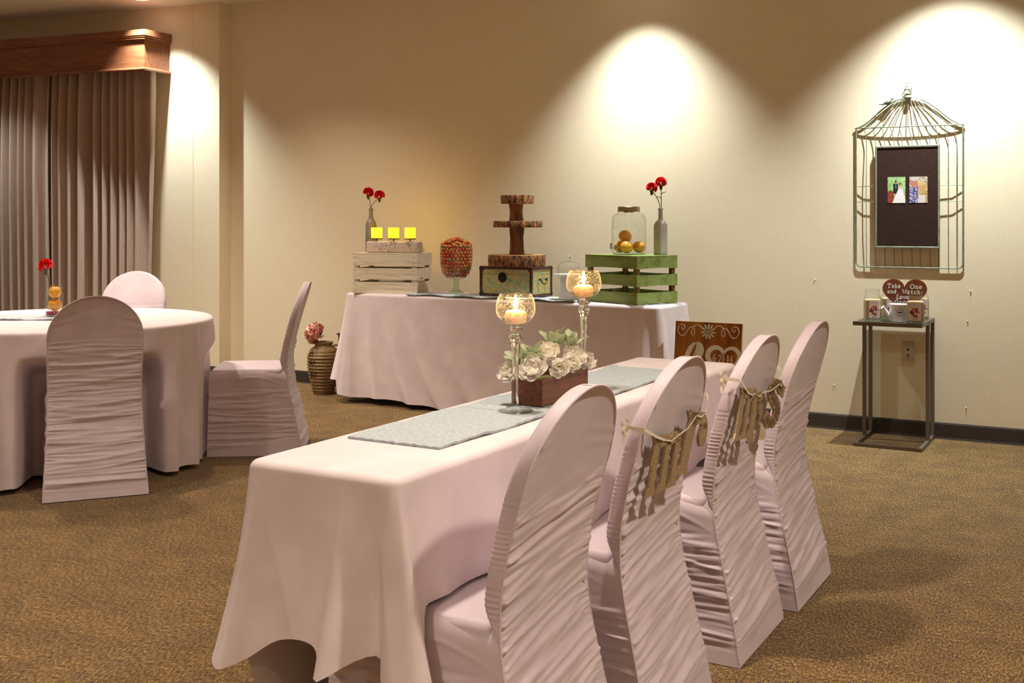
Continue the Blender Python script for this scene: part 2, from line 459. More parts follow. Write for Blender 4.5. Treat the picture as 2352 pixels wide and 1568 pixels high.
M['steel'] = mat_noise('table_leg_steel', (0.12, 0.11, 0.10), (0.16, 0.15, 0.14), 50, rough=0.4, metallic=0.8)
M['plywood'] = mat_wood('plywood', (0.40, 0.26, 0.13), (0.50, 0.34, 0.18), (0.55, 0.40, 0.22), 4, 0, 0.6)

def mat_glitter():
    m, nt, b = new_mat('gold_glitter')
    v = coords(nt)
    vo = nd(nt, 'ShaderNodeTexVoronoi'); vo.inputs['Scale'].default_value = 900
    nt.links.new(v, vo.inputs['Vector'])
    sp = nd(nt, 'ShaderNodeSeparateColor'); nt.links.new(vo.outputs['Color'], sp.inputs[0])
    r = ramp(nt, [(0.0, (0.20, 0.12, 0.055)), (0.6, (0.44, 0.30, 0.165)), (0.92, (0.62, 0.46, 0.28)), (1.0, (1.0, 0.92, 0.75))])
    nt.links.new(sp.outputs[0], r.inputs['Fac']); nt.links.new(r.outputs['Color'], b.inputs['Base Color'])
    b.inputs['Metallic'].default_value = 0.12; b.inputs['Roughness'].default_value = 0.38
    bump(nt, b, sp.outputs[1], 0.7, 0.002)
    return m
M['glitter'] = mat_glitter()
M['glitter_edge'] = mat_noise('burnt_letter_edge', (0.10, 0.05, 0.02), (0.16, 0.085, 0.035), 60, rough=0.7)

def mat_damask(name, c0, c1, c2):
    m, nt, b = new_mat(name)
    v = coords(nt)
    w = nd(nt, 'ShaderNodeTexWave', wave_type='RINGS'); w.inputs['Scale'].default_value = 4.5
    w.inputs['Distortion'].default_value = 14; w.inputs['Detail'].default_value = 3; w.inputs['Detail Scale'].default_value = 1.8
    nt.links.new(v, w.inputs['Vector'])
    r = ramp(nt, [(0.18, c0), (0.42, c1), (0.58, c2), (0.92, c0)])
    nt.links.new(w.outputs['Fac'], r.inputs['Fac']); nt.links.new(r.outputs['Color'], b.inputs['Base Color'])
    b.inputs['Roughness'].default_value = 0.5
    return m
M['damask'] = mat_damask('mint_damask_paper', (0.50, 0.37, 0.13), (0.30, 0.38, 0.18), (0.13, 0.33, 0.20))

CANDY = [mat_noise('candy_red', (0.42, 0.03, 0.008), (0.62, 0.08, 0.02), 40, rough=0.25),
         mat_noise('candy_orange', (0.50, 0.12, 0.02), (0.66, 0.22, 0.05), 40, rough=0.25),
         mat_noise('candy_olive', (0.20, 0.15, 0.03), (0.34, 0.26, 0.06), 40, rough=0.25),
         mat_noise('candy_brown', (0.30, 0.10, 0.03), (0.45, 0.2, 0.08), 40, rough=0.25)]

# ================================================================== SETTING
def struct(name, mb, mat, bevel=0):
    o = mb.build(name, mat, smooth=False)
    return tag(o, kind='structure')

XL, XR, YF = -9.7, 2.5, -2.6
struct('floor', MB().box(((XL + XR) / 2, (YF + 7.3) / 2, -0.05), (XR - XL + .4, 7.3 - YF + .2, 0.1)), M['carpet'])
struct('ceiling', MB().box(((XL + XR) / 2, (YF + 7.3) / 2, ZC + 0.05), (XR - XL + .4, 7.3 - YF + .2, 0.1)), M['ceiling'])
struct('wall_back', MB().box(((-6.42 + XR) / 2, YB + 0.05, ZC / 2), (XR + 6.42, 0.1, ZC)), M['wall'])
struct('wall_pier', MB().box((-6.57, 6.837 + 0.1165, ZC / 2), (0.30, 0.233, ZC)), M['wall'])
# window wall: swings a few degrees into the room beyond the pier
WA = math.atan2(0.25, 1.95)
def wall_pt(s, off=0.0):
    """point s metres along the window wall from the pier, off metres into the room"""
    return (-6.72 - s * math.cos(WA) + off * math.sin(WA), 6.832 - s * math.sin(WA) - off * math.cos(WA))
mb = MB()
p0 = wall_pt(-0.02); p1 = wall_pt(3.2); q0 = wall_pt(-0.02, -0.1); q1 = wall_pt(3.2, -0.1)
mb.add([(*p, z) for z in (0, ZC) for p in (p0, p1, q1, q0)],
       [(0, 1, 2, 3), (7, 6, 5, 4), (0, 4, 5, 1), (1, 5, 6, 2), (2, 6, 7, 3), (3, 7, 4, 0)])
struct('wall_window', mb, M['wall'])
struct('wall_left', MB().box((XL - 0.05, (YF + 7.0) / 2, ZC / 2), (0.1, 7.0 - YF, ZC)), M['wall'])
struct('wall_right', MB().box((XR + 0.05, (YF + 7.0) / 2, ZC / 2), (0.1, 7.1 - YF, ZC)), M['wall'])
struct('wall_front', MB().box(((XL + XR) / 2, YF - 0.05, ZC / 2), (XR - XL + .2, 0.1, ZC)), M['wall'])
def baseboard(name, a, b):
    dx, dy = b[0] - a[0], b[1] - a[1]; l = math.hypot(dx, dy); ang = math.atan2(dy, dx)
    prof = [(0, 0), (-0.016, 0), (-0.012, 0.012), (-0.010, 0.085), (-0.006, 0.094), (0, 0.094)]
    mb = MB(); V = []
    for x in (0, l):
        V += [(x, p[0], p[1]) for p in prof]
    n = len(prof)
    F = [tuple(range(n)), tuple(range(2 * n - 1, n - 1, -1))] + [(i, (i + 1) % n, n + (i + 1) % n, n + i) for i in range(n)]
    mb.add(V, F, Tm(a[0], a[1], 0, ang))
    tag(mb.build(name, M['base'], smooth=False), kind='structure')
baseboard('baseboard_back', (-6.42, YB), (XR, YB))
baseboard('baseboard_pier', (-6.72, 6.837), (-6.42, 6.837))
baseboard('baseboard_right', (XR, YB), (XR, YF))
baseboard('baseboard_left', (XL, YF), (XL, 6.4))
baseboard('baseboard_front', (XR, YF), (XL, YF))

# ---- recessed downlights
for i, (x, y, wv, cone, bl, colr, rad, lab, *tilt) in enumerate(LIGHTS):
    t = empty('downlight', (x, y, ZC), 0, lab, 'ceiling light', 'recessed ceiling downlights')
    mb = MB().lathe([(0.062, 0.0), (0.085, 0.0), (0.083, -0.008), (0.066, -0.010), (0.062, -0.002)], 32, None, False, False)
    mb.build('trim_ring', M['trim_white'], t)
    MB().lathe([(0.064, -0.001), (0.05, -0.004), (0.0005, -0.005)], 24, None, False, False).build('lamp_lens', M['lens'], t)
    ld = bpy.data.lights.new('downlight_lamp', 'SPOT')
    ld.energy = wv; ld.color = colr; ld.spot_size = math.radians(cone); ld.spot_blend = bl; ld.shadow_soft_size = rad
    slug = lab.replace('recessed ceiling downlight ', '').replace(' the ', ' ').replace(' ', '_')
    lo = bpy.data.objects.new('ceiling_lamp_' + slug + ('' if 'pelmet' in lab else '_offscreen'), ld); COL.objects.link(lo); lo.parent = t
    lo.location = (0, 0, -0.02 - rad * 0.2)
    if tilt: lo.rotation_euler = (math.radians(tilt[0]), 0, 0)

def nest(root, parent_name, *child_names):
    """make parts sub-parts of the nearest part with the given name"""
    base = lambda o: o.name.split('.')[0]
    par = [c for c in root.children if base(c) == parent_name]
    def cen(o): return o.matrix_local @ (sum((v.co for v in o.data.vertices), Vector()) / len(o.data.vertices))
    pc = [cen(p) for p in par]
    for c in [c for c in root.children if base(c) in child_names]:
        m = c.matrix_basis.copy(); k = min(range(len(par)), key=lambda i: (pc[i] - cen(c)).length)
        c.parent = par[k]; c.matrix_basis = par[k].matrix_basis.inverted() @ m

# ================================================================== CHAIR
def smooth_curve(zs, ys, z):
    zz = np.linspace(zs[0], zs[-1], 400); yy = np.interp(zz, zs, ys)
    k = 41; pad = np.pad(yy, k // 2, mode='reflect', reflect_type='odd'); yy = np.convolve(pad, np.ones(k) / k, 'valid')
    return np.interp(z, zz, yy)
CH_H = 0.925
def back_y(z): return smooth_curve([0, .12, .25, .36, .44, .52, .62, .76, .93], [-.280, -.258, -.228, -.203, -.192, -.192, -.212, -.250, -.308], z)
def back_w(z): return smooth_curve([0, .15, .35, .48, .60, .93], [.228, .217, .206, .203, .206, .210], z)

def folds(rng, U, Z, n, z0, z1, tilt, amp, width, full=0.7):
    """sum of gathered cloth ridges running across the panel; U in -1..1, Z height"""
    D = np.zeros_like(U)
    for i in range(n):
        zc0 = z0 + (z1 - z0) * (i + rng.uniform(.1, .9)) / n; side = rng.choice([-1, 1])
        w = rng.uniform(*width); a = rng.uniform(*amp) * (1 if rng.random() < .85 else -.7)
        ln = rng.uniform(1.5, 2.8) if rng.random() < full else rng.uniform(0.3, 1.2)
        tl = tilt + rng.normal(0, 0.010); sag = rng.normal(-0.004, 0.005)
        zc = zc0 + tl * U + sag * (1 - U * U) + 0.0015 * np.sin(U * rng.uniform(3, 7) + rng.uniform(0, 6))
        de = 1 - side * U
        win = np.clip((ln - de) / (0.35 * ln), 0, 1); win = win * win * (3 - 2 * win)
        ww = w * (0.7 + 0.6 * np.clip(de, 0, 1))
        q = (Z - zc) / ww
        D += a * win * np.exp(-np.where(q > 0, q * 1.7, q * .75) ** 2)      # steeper upper side, like sagging cloth
    return D

def make_chair(seed, tilt, name='banquet_chair'):
    rng = np.random.default_rng(seed)
    root = empty(name)
    # ---- outer back panel, floor to rounded top
    nc = 45; zs = 0.725
    z_low = np.linspace(0.004, zs, 230)
    t = np.linspace(0, PI / 2, 42)[1:]
    z_all = np.concatenate([z_low, zs + (CH_H - zs) * np.sin(t)])
    w_all = np.concatenate([back_w(z_low), back_w(np.array([zs]))[0] * np.cos(t)])
    w_all = np.maximum(w_all, 0.0002)
    uu = np.sin(np.linspace(-1, 1, nc) * PI / 2 * 0.97) / math.sin(PI / 2 * 0.97)
    U, Z = np.meshgrid(uu, z_all); W = np.repeat(w_all[:, None], nc, 1)
    Yb = np.repeat(back_y(z_all)[:, None], nc, 1)
    zone = np.clip((Z - 0.035) / 0.05, 0, 1) * np.clip((0.735 - Z) / 0.06, 0, 1)
    D = folds(rng, U, Z, 60, 0.05, 0.72, tilt, (.0026, .0058), (.005, .011))
    big = folds(rng, U, Z, 13, 0.08, 0.70, tilt, (.003, .006), (.014, .026), 0.95)
    ph = rng.uniform(0, 6); 
    pl = np.sin(2 * PI * Z / 0.0135 + 2.2 * np.sin(Z * 31 + ph) + 3 * np.sign(U)) * np.exp(-(1 - np.abs(U)) / 0.15) * 0.0026 * (.6 + .4 * np.sin(Z * 47 + U))
    D = (D + big + pl) * zone * np.clip((1 - np.abs(U)) / .04, 0, 1)
    # smooth fan of tension creases just under the arch
    for k in range(7):
        s = rng.choice([-1, 1]); zc = 0.735 + 0.02 * k * (0.5 + 0.5 * rng.random()) 
        sl = rng.uniform(0.02, 0.10)
        zz = zc + sl * (1 - s * U) * 0.6
        D += 0.0025 * np.exp(-((Z - zz) / 0.008) ** 2) * np.clip(1 - (1 - s * U) / 0.9, 0, 1)
    edge = 0.0008 * np.sin(2 * PI * Z / 0.0135 + 2.2 * np.sin(Z * 31 + ph)) * zone * np.abs(U) ** 8
    hollow = 0.010 * (1 - U * U) * np.clip((Z - .1) / .2, 0, 1)
    X = U * W + np.sign(U) * edge
    Y = Yb - D + hollow
    P = np.stack([X, Y, Z], -1)
    link('back_panel', grid_mesh('back_panel', P), M['spandex'], root)
    # ---- backrest: edge band and front face
    sel = z_all > 0.40
    zb = z_all[sel]; wb = w_all[sel]; yb = back_y(zb)
    TH_ = 0.036
    rows = []
    for z, w, y in zip(zb, wb, yb):
        g = 0.0010 * (1 + .9 * math.sin(z * 53)) * math.sin(2 * PI * z / 0.0115 + 2.2 * math.sin(z * 31 + ph)) * max(0, min(1, (0.74 - z) / 0.05))
        arch = max(0, (z - zs) / (CH_H - zs))
        tf = max(0, min(1, (z - .415) / .10)); th = TH_ * (.08 + .92 * tf * tf * (3 - 2 * tf)); g *= tf
        row = []
        for f in np.linspace(0, 1, 7): row.append((-w - g - .003 * tf * math.sin(f * PI), y + th * f, z + 0.0 * f))
        for u in np.linspace(-1, 1, 19)[1:-1]:
            row.append((u * w, y + th + 0.010 * (1 - u * u) * (1 - arch), z))
        for f in np.linspace(1, 0, 7): row.append((w + g + .003 * tf * math.sin(f * PI), y + th * f, z))
        rows.append(row)
    P2 = np.array(rows)
    # gathers on the front face too
    Uf = np.repeat(np.linspace(-1, 1, 17)[None], len(zb), 0); Zf = np.repeat(zb[:, None], 17, 1)
    P2[:, 7:-7, 1] += folds(rng, Uf, Zf, 26, .45, .70, 0, (.0015, .0035), (.005, .011)) * np.clip((0.73 - Zf) / .05, 0, 1)
    link('backrest', grid_mesh('backrest', P2), M['spandex'], root)
    # ---- gathered seams along both back edges and piping round the arch
    for s in (-1, 1):
        mb = MB(); pts = []; rr = []
        for z, w, y in zip(z_all[4:236:1], w_all[4:236:1], back_y(z_all[4:236:1])):
            g = math.sin(2 * PI * z / 0.0125 + 2.2 * math.sin(z * 31 + ph))
            pts.append((s * (w + 0.0006 * g), y + 0.0004, z)); rr.append(0.0022)
        mb.tube(pts, rr, 6); mb.build('seam', M['spandex'], root)
    mb = MB()
    za = z_all[229:]; wa = w_all[229:]; ya = back_y(za)
    pts = [(-w, y, z) for z, w, y in zip(za, wa, ya)] + [(w, y, z) for z, w, y in list(zip(za, wa, ya))[::-1][1:]]
    mb.tube(pts, 0.0025, 6); mb.build('piping', M['spandex'], root)
    # ---- side panels
    yfr = 0.215
    for s in (-1, 1):
        ns, nz = 34, 120
        zt = np.linspace(0.004, 1, nz)
        S, V = np.meshgrid(np.linspace(0, 1, ns), zt)
        top = 0.452 + 0.012 * np.sin(S * PI)
        Z3 = V * top
        y0 = back_y(np.clip(Z3, 0, .5)); y1 = yfr + 0.012 * (1 - V)
        Y3 = y0 + (y1 - y0) * S
        w0 = back_w(np.clip(Z3, 0, .5)); w1 = 0.214 + 0.006 * (1 - V)
        cin = np.clip((V - .90) / .10, 0, 1) ** 2 * 0.020
        bow = -cin - 0.014 * np.sin(S * PI) * np.sin(np.clip(V, 0, 1) * PI) + 0.006 * np.sin(S * PI) * V
        Wd = w0 + (w1 - w0) * S + bow
        Us = S * 2 - 1
        dd = folds(rng, Us, Z3, 30, 0.05, 0.37, 0.0, (.0028, .0062), (.0045, .009), .8) * np.clip(S / .04, 0, 1)
        ar = 0.35 + 0.06 * np.sin(np.clip(S * 1.1, 0, 1) * PI)
        zn = np.clip((ar - Z3) / 0.05, 0, 1) * np.clip((Z3 - .03) / .04, 0, 1)
        arc = 0.003 * np.exp(-((Z3 - ar - 0.012) / 0.006) ** 2) * np.clip(S * 4, 0, 1) * np.clip((1 - S) * 5, 0, 1)
        ply = np.sin(2 * PI * Z3 / 0.013 + 2 * np.sin(Z3 * 29)) * np.exp(-(1 - np.abs(Us)) / 0.14) * 0.0016 * np.clip(S / .04, 0, 1)
        Wd = Wd + (dd + ply) * zn + arc
        P3 = np.stack([s * Wd, Y3, Z3], -1)
        link('side_panel', grid_mesh('side_panel', P3), M['spandex'], root)
    # ---- front panel
    S, V = np.meshgrid(np.linspace(-1, 1, 30), np.linspace(0.004, 1, 70))
    Z4 = V * 0.448
    dd = folds(rng, S, Z4, 30, .05, .36, 0, (.0016, .004), (.005, .010), .7) * np.clip((Z4 - .03) / .04, 0, 1)
    P4 = np.stack([S * (0.214 + 0.006 * (1 - V)), yfr + 0.012 * (1 - V) + dd - .01 * (1 - S * S) * np.sin(V * PI), Z4], -1)
    link('front_panel', grid_mesh('front_panel', P4), M['spandex'], root)
    # ---- seat cushion
    mb = MB().box((0, 0.022, 0.438), (0.398, 0.385, 0.058))
    me = mb.mesh('seat')
    bm = bmesh.new(); bm.from_mesh(me)
    bmesh.ops.bevel(bm, geom=bm.edges, offset=0.022, segments=5, affect='EDGES', profile=0.5)
    bm.to_mesh(me); bm.free()
    link('seat', me, M['spandex'], root)
    nest(root, 'back_panel', 'seam'); nest(root, 'backrest', 'piping')
    return root

chair_a = make_chair(3, 0.0)
chair_b = make_chair(11, 0.030)
def put_chair(proto, used, x, y, deg, label, group):
    o = proto if not used else copy_tree(proto)
    o.location = (x, y, 0); o.rotation_euler = (0, 0, math.radians(deg))
    tag(o, label, 'chair', group)
    return o
GR = 'chairs at the round table'; GH = 'chairs along the head table'
put_chair(chair_a, False, -4.35, 3.78, 51.9, 'blush ruched covered chair with its back to the open carpet, tucked under round table', GR)
put_chair(chair_a, True, -4.28, 4.84, 124.5, 'blush ruched covered chair standing sideways between round table and urn', GR)
put_chair(chair_a, True, -5.70, 5.20, -148.5, 'blush covered chair between the round table and the curtain', GR)
HEADC = [(-1.285, 2.150), (-1.272, 2.715), (-1.25, 3.345), (-1.225, 3.885)]
put_chair(chair_b, False, *HEADC[0], 90, 'blush ruched covered chair at the bare draped-corner end of the head table, without letters', GH)
put_chair(chair_b, True, *HEADC[1], 90, 'blush ruched covered chair carrying glitter letters mr', GH)
put_chair(chair_b, True, *HEADC[2], 90, 'blush ruched covered chair carrying glitter letters mrs', GH)
put_chair(chair_b, True, *HEADC[3], 90, 'blush ruched covered chair without letters, next to the mrs chair near metal side table', GH)

# ================================================================== TABLES AND CLOTHS
def folding_table(name, cx, cy, rz, lx, ly, ztop, label, legs=None):
    t = empty(name, (cx, cy, 0), rz, label, 'table')
    MB().box((0, 0, ztop - 0.015), (lx, ly, 0.024)).build('tabletop', M['plywood'], t, bevel=0.004)
    for (x, y) in legs or [(sx * (lx / 2 - .16), sy * (ly / 2 - .05)) for sx in (-1, 1) for sy in (-1, 1)]:
        MB().tube([(x, y, 0), (x, y, ztop - 0.02)], 0.013, 10).build('leg', M['steel'], t)
    return t

def rect_cloth(name, cx, cy, rz, lx, ly, ztop, hem, fold, label, rows=44, rad=0.022, crad=0.03, seed=0, step=0.012, ret=None):
    """draped rectangular cloth. perimeter starts at (-x,-y) corner and runs +x, +y, -x, -y.
    hem(s) -> hem height; fold(s, t) -> (outward offset array)"""
    hx, hy = lx / 2, ly / 2
    pts = []; nrm = []; S = []
    def arc(cx_, cy_, a0):
        n = 12
        for i in range(n + 1):
            a = a0 + (PI / 2) * i / n
            pts.append((cx_ + crad * math.cos(a), cy_ + crad * math.sin(a))); nrm.append((math.cos(a), math.sin(a)))
    def line(p, q, n):
        L = math.hypot(q[0] - p[0], q[1] - p[1]); k = max(2, int(L / step))
        for i in range(1, k):
            f = i / k
            pts.append((p[0] + (q[0] - p[0]) * f, p[1] + (q[1] - p[1]) * f)); nrm.append(n)
    i_ = hx - crad; j_ = hy - crad
    line((-i_, -hy), (i_, -hy), (0, -1)); arc(i_, -j_, -PI / 2)
    line((hx, -j_), (hx, j_), (1, 0)); arc(i_, j_, 0)
    line((i_, hy), (-i_, hy), (0, 1)); arc(-i_, j_, PI / 2)
    line((-hx, j_), (-hx, -j_), (-1, 0)); arc(-i_, -j_, PI)
    pts = np.array(pts); nrm = np.array(nrm)
    d = np.linalg.norm(np.roll(pts, -1, 0) - pts, axis=1)
    S = np.concatenate([[0], np.cumsum(d)[:-1]]); per = d.sum()
    hm = hem(S, per)
    R = []
    for a in np.linspace(0, PI / 2, 7):                 # rounded edge
        off = -rad + rad * math.sin(a); z = ztop - rad + rad * math.cos(a)
        R.append(np.stack([pts[:, 0] + nrm[:, 0] * off, pts[:, 1] + nrm[:, 1] * off, np.full(len(S), z)], -1))
    for t in np.linspace(0, 1, rows)[1:]:
        z = (ztop - rad) + (hm - (ztop - rad)) * t
        off = fold(S, per, t)
        R.append(np.stack([pts[:, 0] + nrm[:, 0] * off, pts[:, 1] + nrm[:, 1] * off, z], -1))
    # turned hem
    P = np.array(R)
    me = grid_mesh(name, P, True)
    bm = bmesh.new(); bm.from_mesh(me); bm.verts.ensure_lookup_table()
    bm.faces.new([bm.verts[i] for i in range(len(S))])
    bmesh.ops.recalc_face_normals(bm, faces=bm.faces)
    bm.to_mesh(me); bm.free()
    o = link(name, me, M['cloth'])
    o.location = (cx, cy, 0); o.rotation_euler = (0, 0, rz)
    tag(o, label, 'tablecloth')
    return o

def gs(S, per, s0, w):
    d = np.abs(S - s0 % per); d = np.minimum(d, per - d)
    return np.exp(-(d / w) ** 2)

def rd(S, per, s0, w):
    """a crisp cloth ridge: rounded crest, long tails"""
    d = np.abs(S - s0 % per); d = np.minimum(d, per - d)
    return np.exp(-(np.sqrt((d / w) ** 2 + .09) - .3) * 1.15)

# ---- head table (long side along Y).  local x = world x, local y = world y
HTX, HTY, HTZ = -1.475, 2.945, 0.75
HLX, HLY = 0.40, 2.14
folding_table('folding_table', HTX, HTY, math.radians(-1.0), HLX - .02, HLY - .02, HTZ - 0.005, 'narrow folding table under the head table cloth', [(x, y) for x in (-.15, -.09) for y in (-.8, .8)])
CM = HLX - 2 * .03 + .0236            # s at the middle of the near right corner
c1 = HLX - 0.03            # s at near right corner (start of +x side)
def head_hem(S, per):
    s_r0, s_r1 = HLX - .02, HLX + HLY + .19
    s_l0 = 2 * HLX + HLY - .07
    h = np.full_like(S, 0.385)
    right = 1 / (1 + np.exp(-(S - (s_r0 + .022)) / .006)) * 1 / (1 + np.exp((S - s_r1) / .006))
    h = h + right * (0.473 + 0.005 * np.sin(S * 9) + 0.010 * np.exp(-(S - s_r0 - .1) / .25 * (S > s_r0)) - h)
    left = 1 / (1 + np.exp(-(S - s_l0) / .03)) * 1 / (1 + np.exp((S - (per - .10)) / .02))
    h = h + left * (0.10 - h)
    h = h - 0.045 * gs(S, per, 0.0, .05) - 0.115 * gs(S, per, CM - .002, .026) - 0.03 * gs(S, per, CM - .125, .03) + 0.012 * gs(S, per, .15, .08)
    return h
def head_fold(S, per, t):
    o = 0.02 * t + 0 * S
    o = o + 0.095 * t * rd(S, per, CM, .008 + .012 * t)                 # hanging corner
    o = o + 0.085 * t * rd(S, per, CM - .125, .010 + .022 * t)                  # ridge beside it
    o = o - 0.050 * t * gs(S, per, CM - .055, .020 + .014 * t)
    o = o + 0.095 * t ** 1.1 * rd(S, per, -.005, .010 + .018 * t)                 # near left corner
    o = o + 0.012 * t * np.sin(S * 17 + .6) * (S > c1 + .15) * (S < c1 + HLY)
    o = o + 0.07 * t * gs(S, per, HLX + HLY, .05) + 0.07 * t * gs(S, per, 2 * HLX + HLY, .05)
    o = o + 0.014 * t * np.sin(S * 13) * (S > 2 * HLX + HLY)
    return o
rect_cloth('tablecloth', HTX, HTY, math.radians(-1.0), HLX, HLY, HTZ, head_hem, head_fold,
           'blush cloth draped over the long head table with hanging corner folds')

# ---- back table against the wall
BTX, BTY, BTZ, BTR = -3.635, 6.56, 0.76, math.radians(-3.8)
BLX, BLY = 2.42, 0.44
folding_table('folding_table', BTX, BTY, BTR, BLX - .02, BLY - .02, BTZ - 0.005, 'long folding table under the dessert table cloth by the wall')
b1 = BLX - 0.03
def back_hem(S, per):
    h = np.full_like(S, 0.035) + 0.012 * np.sin(S * 5.0)
    h = h + 0.03 * gs(S, per, 0.0, .06) + 0.02 * gs(S, per, b1, .05)
    lft = 1 / (1 + np.exp(-(S - (2 * BLX + BLY)) / .03))
    return h + lft * 0.10
def back_fold(S, per, t):
    o = 0.03 * t + 0 * S
    front = (S < b1)
    for s0, sl, w, a in ((.18, .10, .05, .034), (.36, .22, .06, .050), (.55, .30, .07, .046), (.80, .35, .08, .042), (1.1, .35, .08, .02), (1.5, .25, .09, .02), (1.9, .1, .08, .018), (2.2, .0, .05, .02)):
        o = o + a * t ** 1.2 * gs(S, per, s0 + sl * t * t, w) * np.clip((b1 - S) / .1, 0, 1)
    o = o + 0.10 * t ** 1.1 * gs(S, per, 0, .035 + .05 * t)
    o = o + 0.09 * t ** 1.1 * gs(S, per, b1 + .02, .028 + .02 * t) + 0.07 * t * gs(S, per, b1 - .11, .03 + .02 * t) - .03 * t * gs(S, per, b1 - .045, .03)
    o = o + 0.07 * t * gs(S, per, BLX + BLY - .05, .05) + 0.06 * t * gs(S, per, 2 * BLX + BLY - .09, .05)
    return o
rect_cloth('tablecloth', BTX, BTY, BTR, BLX, BLY, BTZ, back_hem, back_fold,
           'blush floor-length cloth over the dessert table against the wall', rows=50)

# ---- round table
RTX, RTY, RTZ, RR = -4.94, 4.10, 0.75, 0.765
t = empty('round_table', (RTX, RTY, 0), 0, 'round banquet table under a floor-length blush cloth', 'table')
MB().lathe([(RR - .015, RTZ - 0.032), (RR - .01, RTZ - 0.02), (RR - .015, RTZ - 0.006)], 64).build('tabletop', M['plywood'], t)
for k in range(4):
    a = k * PI / 2 + .5
    MB().tube([(.33 * math.cos(a), .33 * math.sin(a), 0), (.33 * math.cos(a), .33 * math.sin(a), RTZ - .03)], 0.013, 10).build('leg', M['steel'], t)
n = 420; A = np.linspace(0, 2 * PI, n, endpoint=False)
rng = np.random.default_rng(5)
fd = []
for k in range(17):
    fd.append((k * 2 * PI / 17 + rng.uniform(-.08, .08), rng.uniform(.045, .09), rng.uniform(.05, .095), rng.uniform(-.06, .06)))
rowsP = []
for a in np.linspace(0, PI / 2, 7):
    r = RR - .02 + .02 * math.sin(a); z = RTZ - .02 + .02 * math.cos(a)
    rowsP.append(np.stack([r * np.cos(A), r * np.sin(A), np.full(n, z)], -1))
for tt in np.linspace(0, 1, 46)[1:]:
    r = np.full(n, RR + 0.0 * tt) - 0.035 * tt ** .6
    for (a0, w, am, dr) in fd:
        d = (A - a0 - dr * tt + PI) % (2 * PI) - PI
        r = r + am * tt ** 0.6 * np.exp(-(np.sqrt((d / (w * (.45 + .35 * tt))) ** 2 + .09) - .3) * 1.25)
    z = (RTZ - .02) + (0.018 + 0.012 * np.sin(A * 5 + 1) - (RTZ - .02)) * tt
    X_, Y_ = r * np.cos(A), r * np.sin(A)
    for (chx, chy, rot) in ((-4.35, 3.78, 51.9), (-5.70, 5.20, -148.5), (-4.28, 4.84, 124.5)):
        c_, s_ = math.cos(math.radians(rot)), math.sin(math.radians(rot))
        px, py = RTX + X_ - chx, RTY + Y_ - chy
        lx_, ly_ = c_ * px + s_ * py, -s_ * px + c_ * py               # chair frame: +y towards the table
        side = np.clip((.345 - np.abs(lx_)) / .09, 0, 1); side = side * side * (3 - 2 * side)
        low = np.clip((.64 - z) / .13, 0, 1); low = low * low * (3 - 2 * low)
        k_ = np.clip(.252 - ly_, 0, .6) * side * low                   # the seat pushes the cloth in front of it
        X_, Y_ = X_ - s_ * k_, Y_ + c_ * k_
    rowsP.append(np.stack([X_, Y_, z], -1))
me = grid_mesh('tablecloth', np.array(rowsP), True)
bm = bmesh.new(); bm.from_mesh(me); bm.verts.ensure_lookup_table()
bm.faces.new([bm.verts[i] for i in range(n)]); bmesh.ops.recalc_face_normals(bm, faces=bm.faces); bm.to_mesh(me); bm.free()
o = link('tablecloth', me, M['cloth']); o.location = (RTX, RTY, 0)
tag(o, 'blush floor-length cloth hanging in deep folds over the round table', 'tablecloth')

# ---- runners
def runner(name, cx, cy, rz, lx, ly, z, label, seed=1, wav=0.004, th=0.006, front=None):
    rng = np.random.default_rng(seed)
    nx, ny = 46, max(20, int(ly / .02))
    X, Y = np.meshgrid(np.linspace(-lx / 2, lx / 2, nx), np.linspace(-ly / 2, ly / 2, ny))
    ed = np.clip((lx / 2 - np.abs(X)) / .03, 0, 1)
    if front: ed = np.where(X * front > 0, ed, 1)
    Zt = th + wav * (0.5 + .5 * np.sin(Y * 23 + 3 * np.sin(X * 9))) * (1 - ed) + 0.0012 * np.sin(Y * 330) * np.sin(X * 210 + 2 * np.sin(Y * 60)) + 0.0012 * rng.normal(0, 1, X.shape) * .4
    Xw = X + 0.004 * np.sin(Y * 11) * np.sign(X) * (1 - ed)
    top = np.stack([Xw, Y, z + Zt], -1)
    bot = np.stack([Xw, Y, z + Zt - th * .95], -1)
    mt = grid_mesh(name, top); mb_ = grid_mesh(name + 'b', bot)
    bm = bmesh.new(); bm.from_mesh(mt); bm.from_mesh(mb_)
    bm.verts.ensure_lookup_table(); N = nx * ny
    per = [i for i in range(nx)] + [nx - 1 + nx * j for j in range(1, ny)] + [nx * (ny - 1) + i for i in range(nx - 2, -1, -1)] + [nx * j for j in range(ny - 2, 0, -1)]
    for a, b in zip(per, per[1:] + per[:1]):
        bm.faces.new((bm.verts[a], bm.verts[b], bm.verts[N + b], bm.verts[N + a]))
    bmesh.ops.recalc_face_normals(bm, faces=bm.faces); bm.to_mesh(mt); bm.free(); bpy.data.meshes.remove(mb_)
    o = link(name, mt, M['runner'], None, True, 50); o.location = (cx, cy, 0); o.rotation_euler = (0, 0, rz)
    return tag(o, label, 'table runner')
runner('table_runner', -1.485, 2.92, math.radians(-1.5), 0.27, 1.50, HTZ, 'pale grey quilted runner along the head table')
runner('table_runner', -3.66, 6.455, BTR + PI / 2, 0.22, 1.30, BTZ, 'pale grey crumpled runner along the dessert table front', 4, 0.010, front=-1)
runner('table_runner', -5.13, 4.01, math.radians(-61.3), 0.26, 0.60, RTZ, 'pale grey runner under the fruit jar on round table', 6)

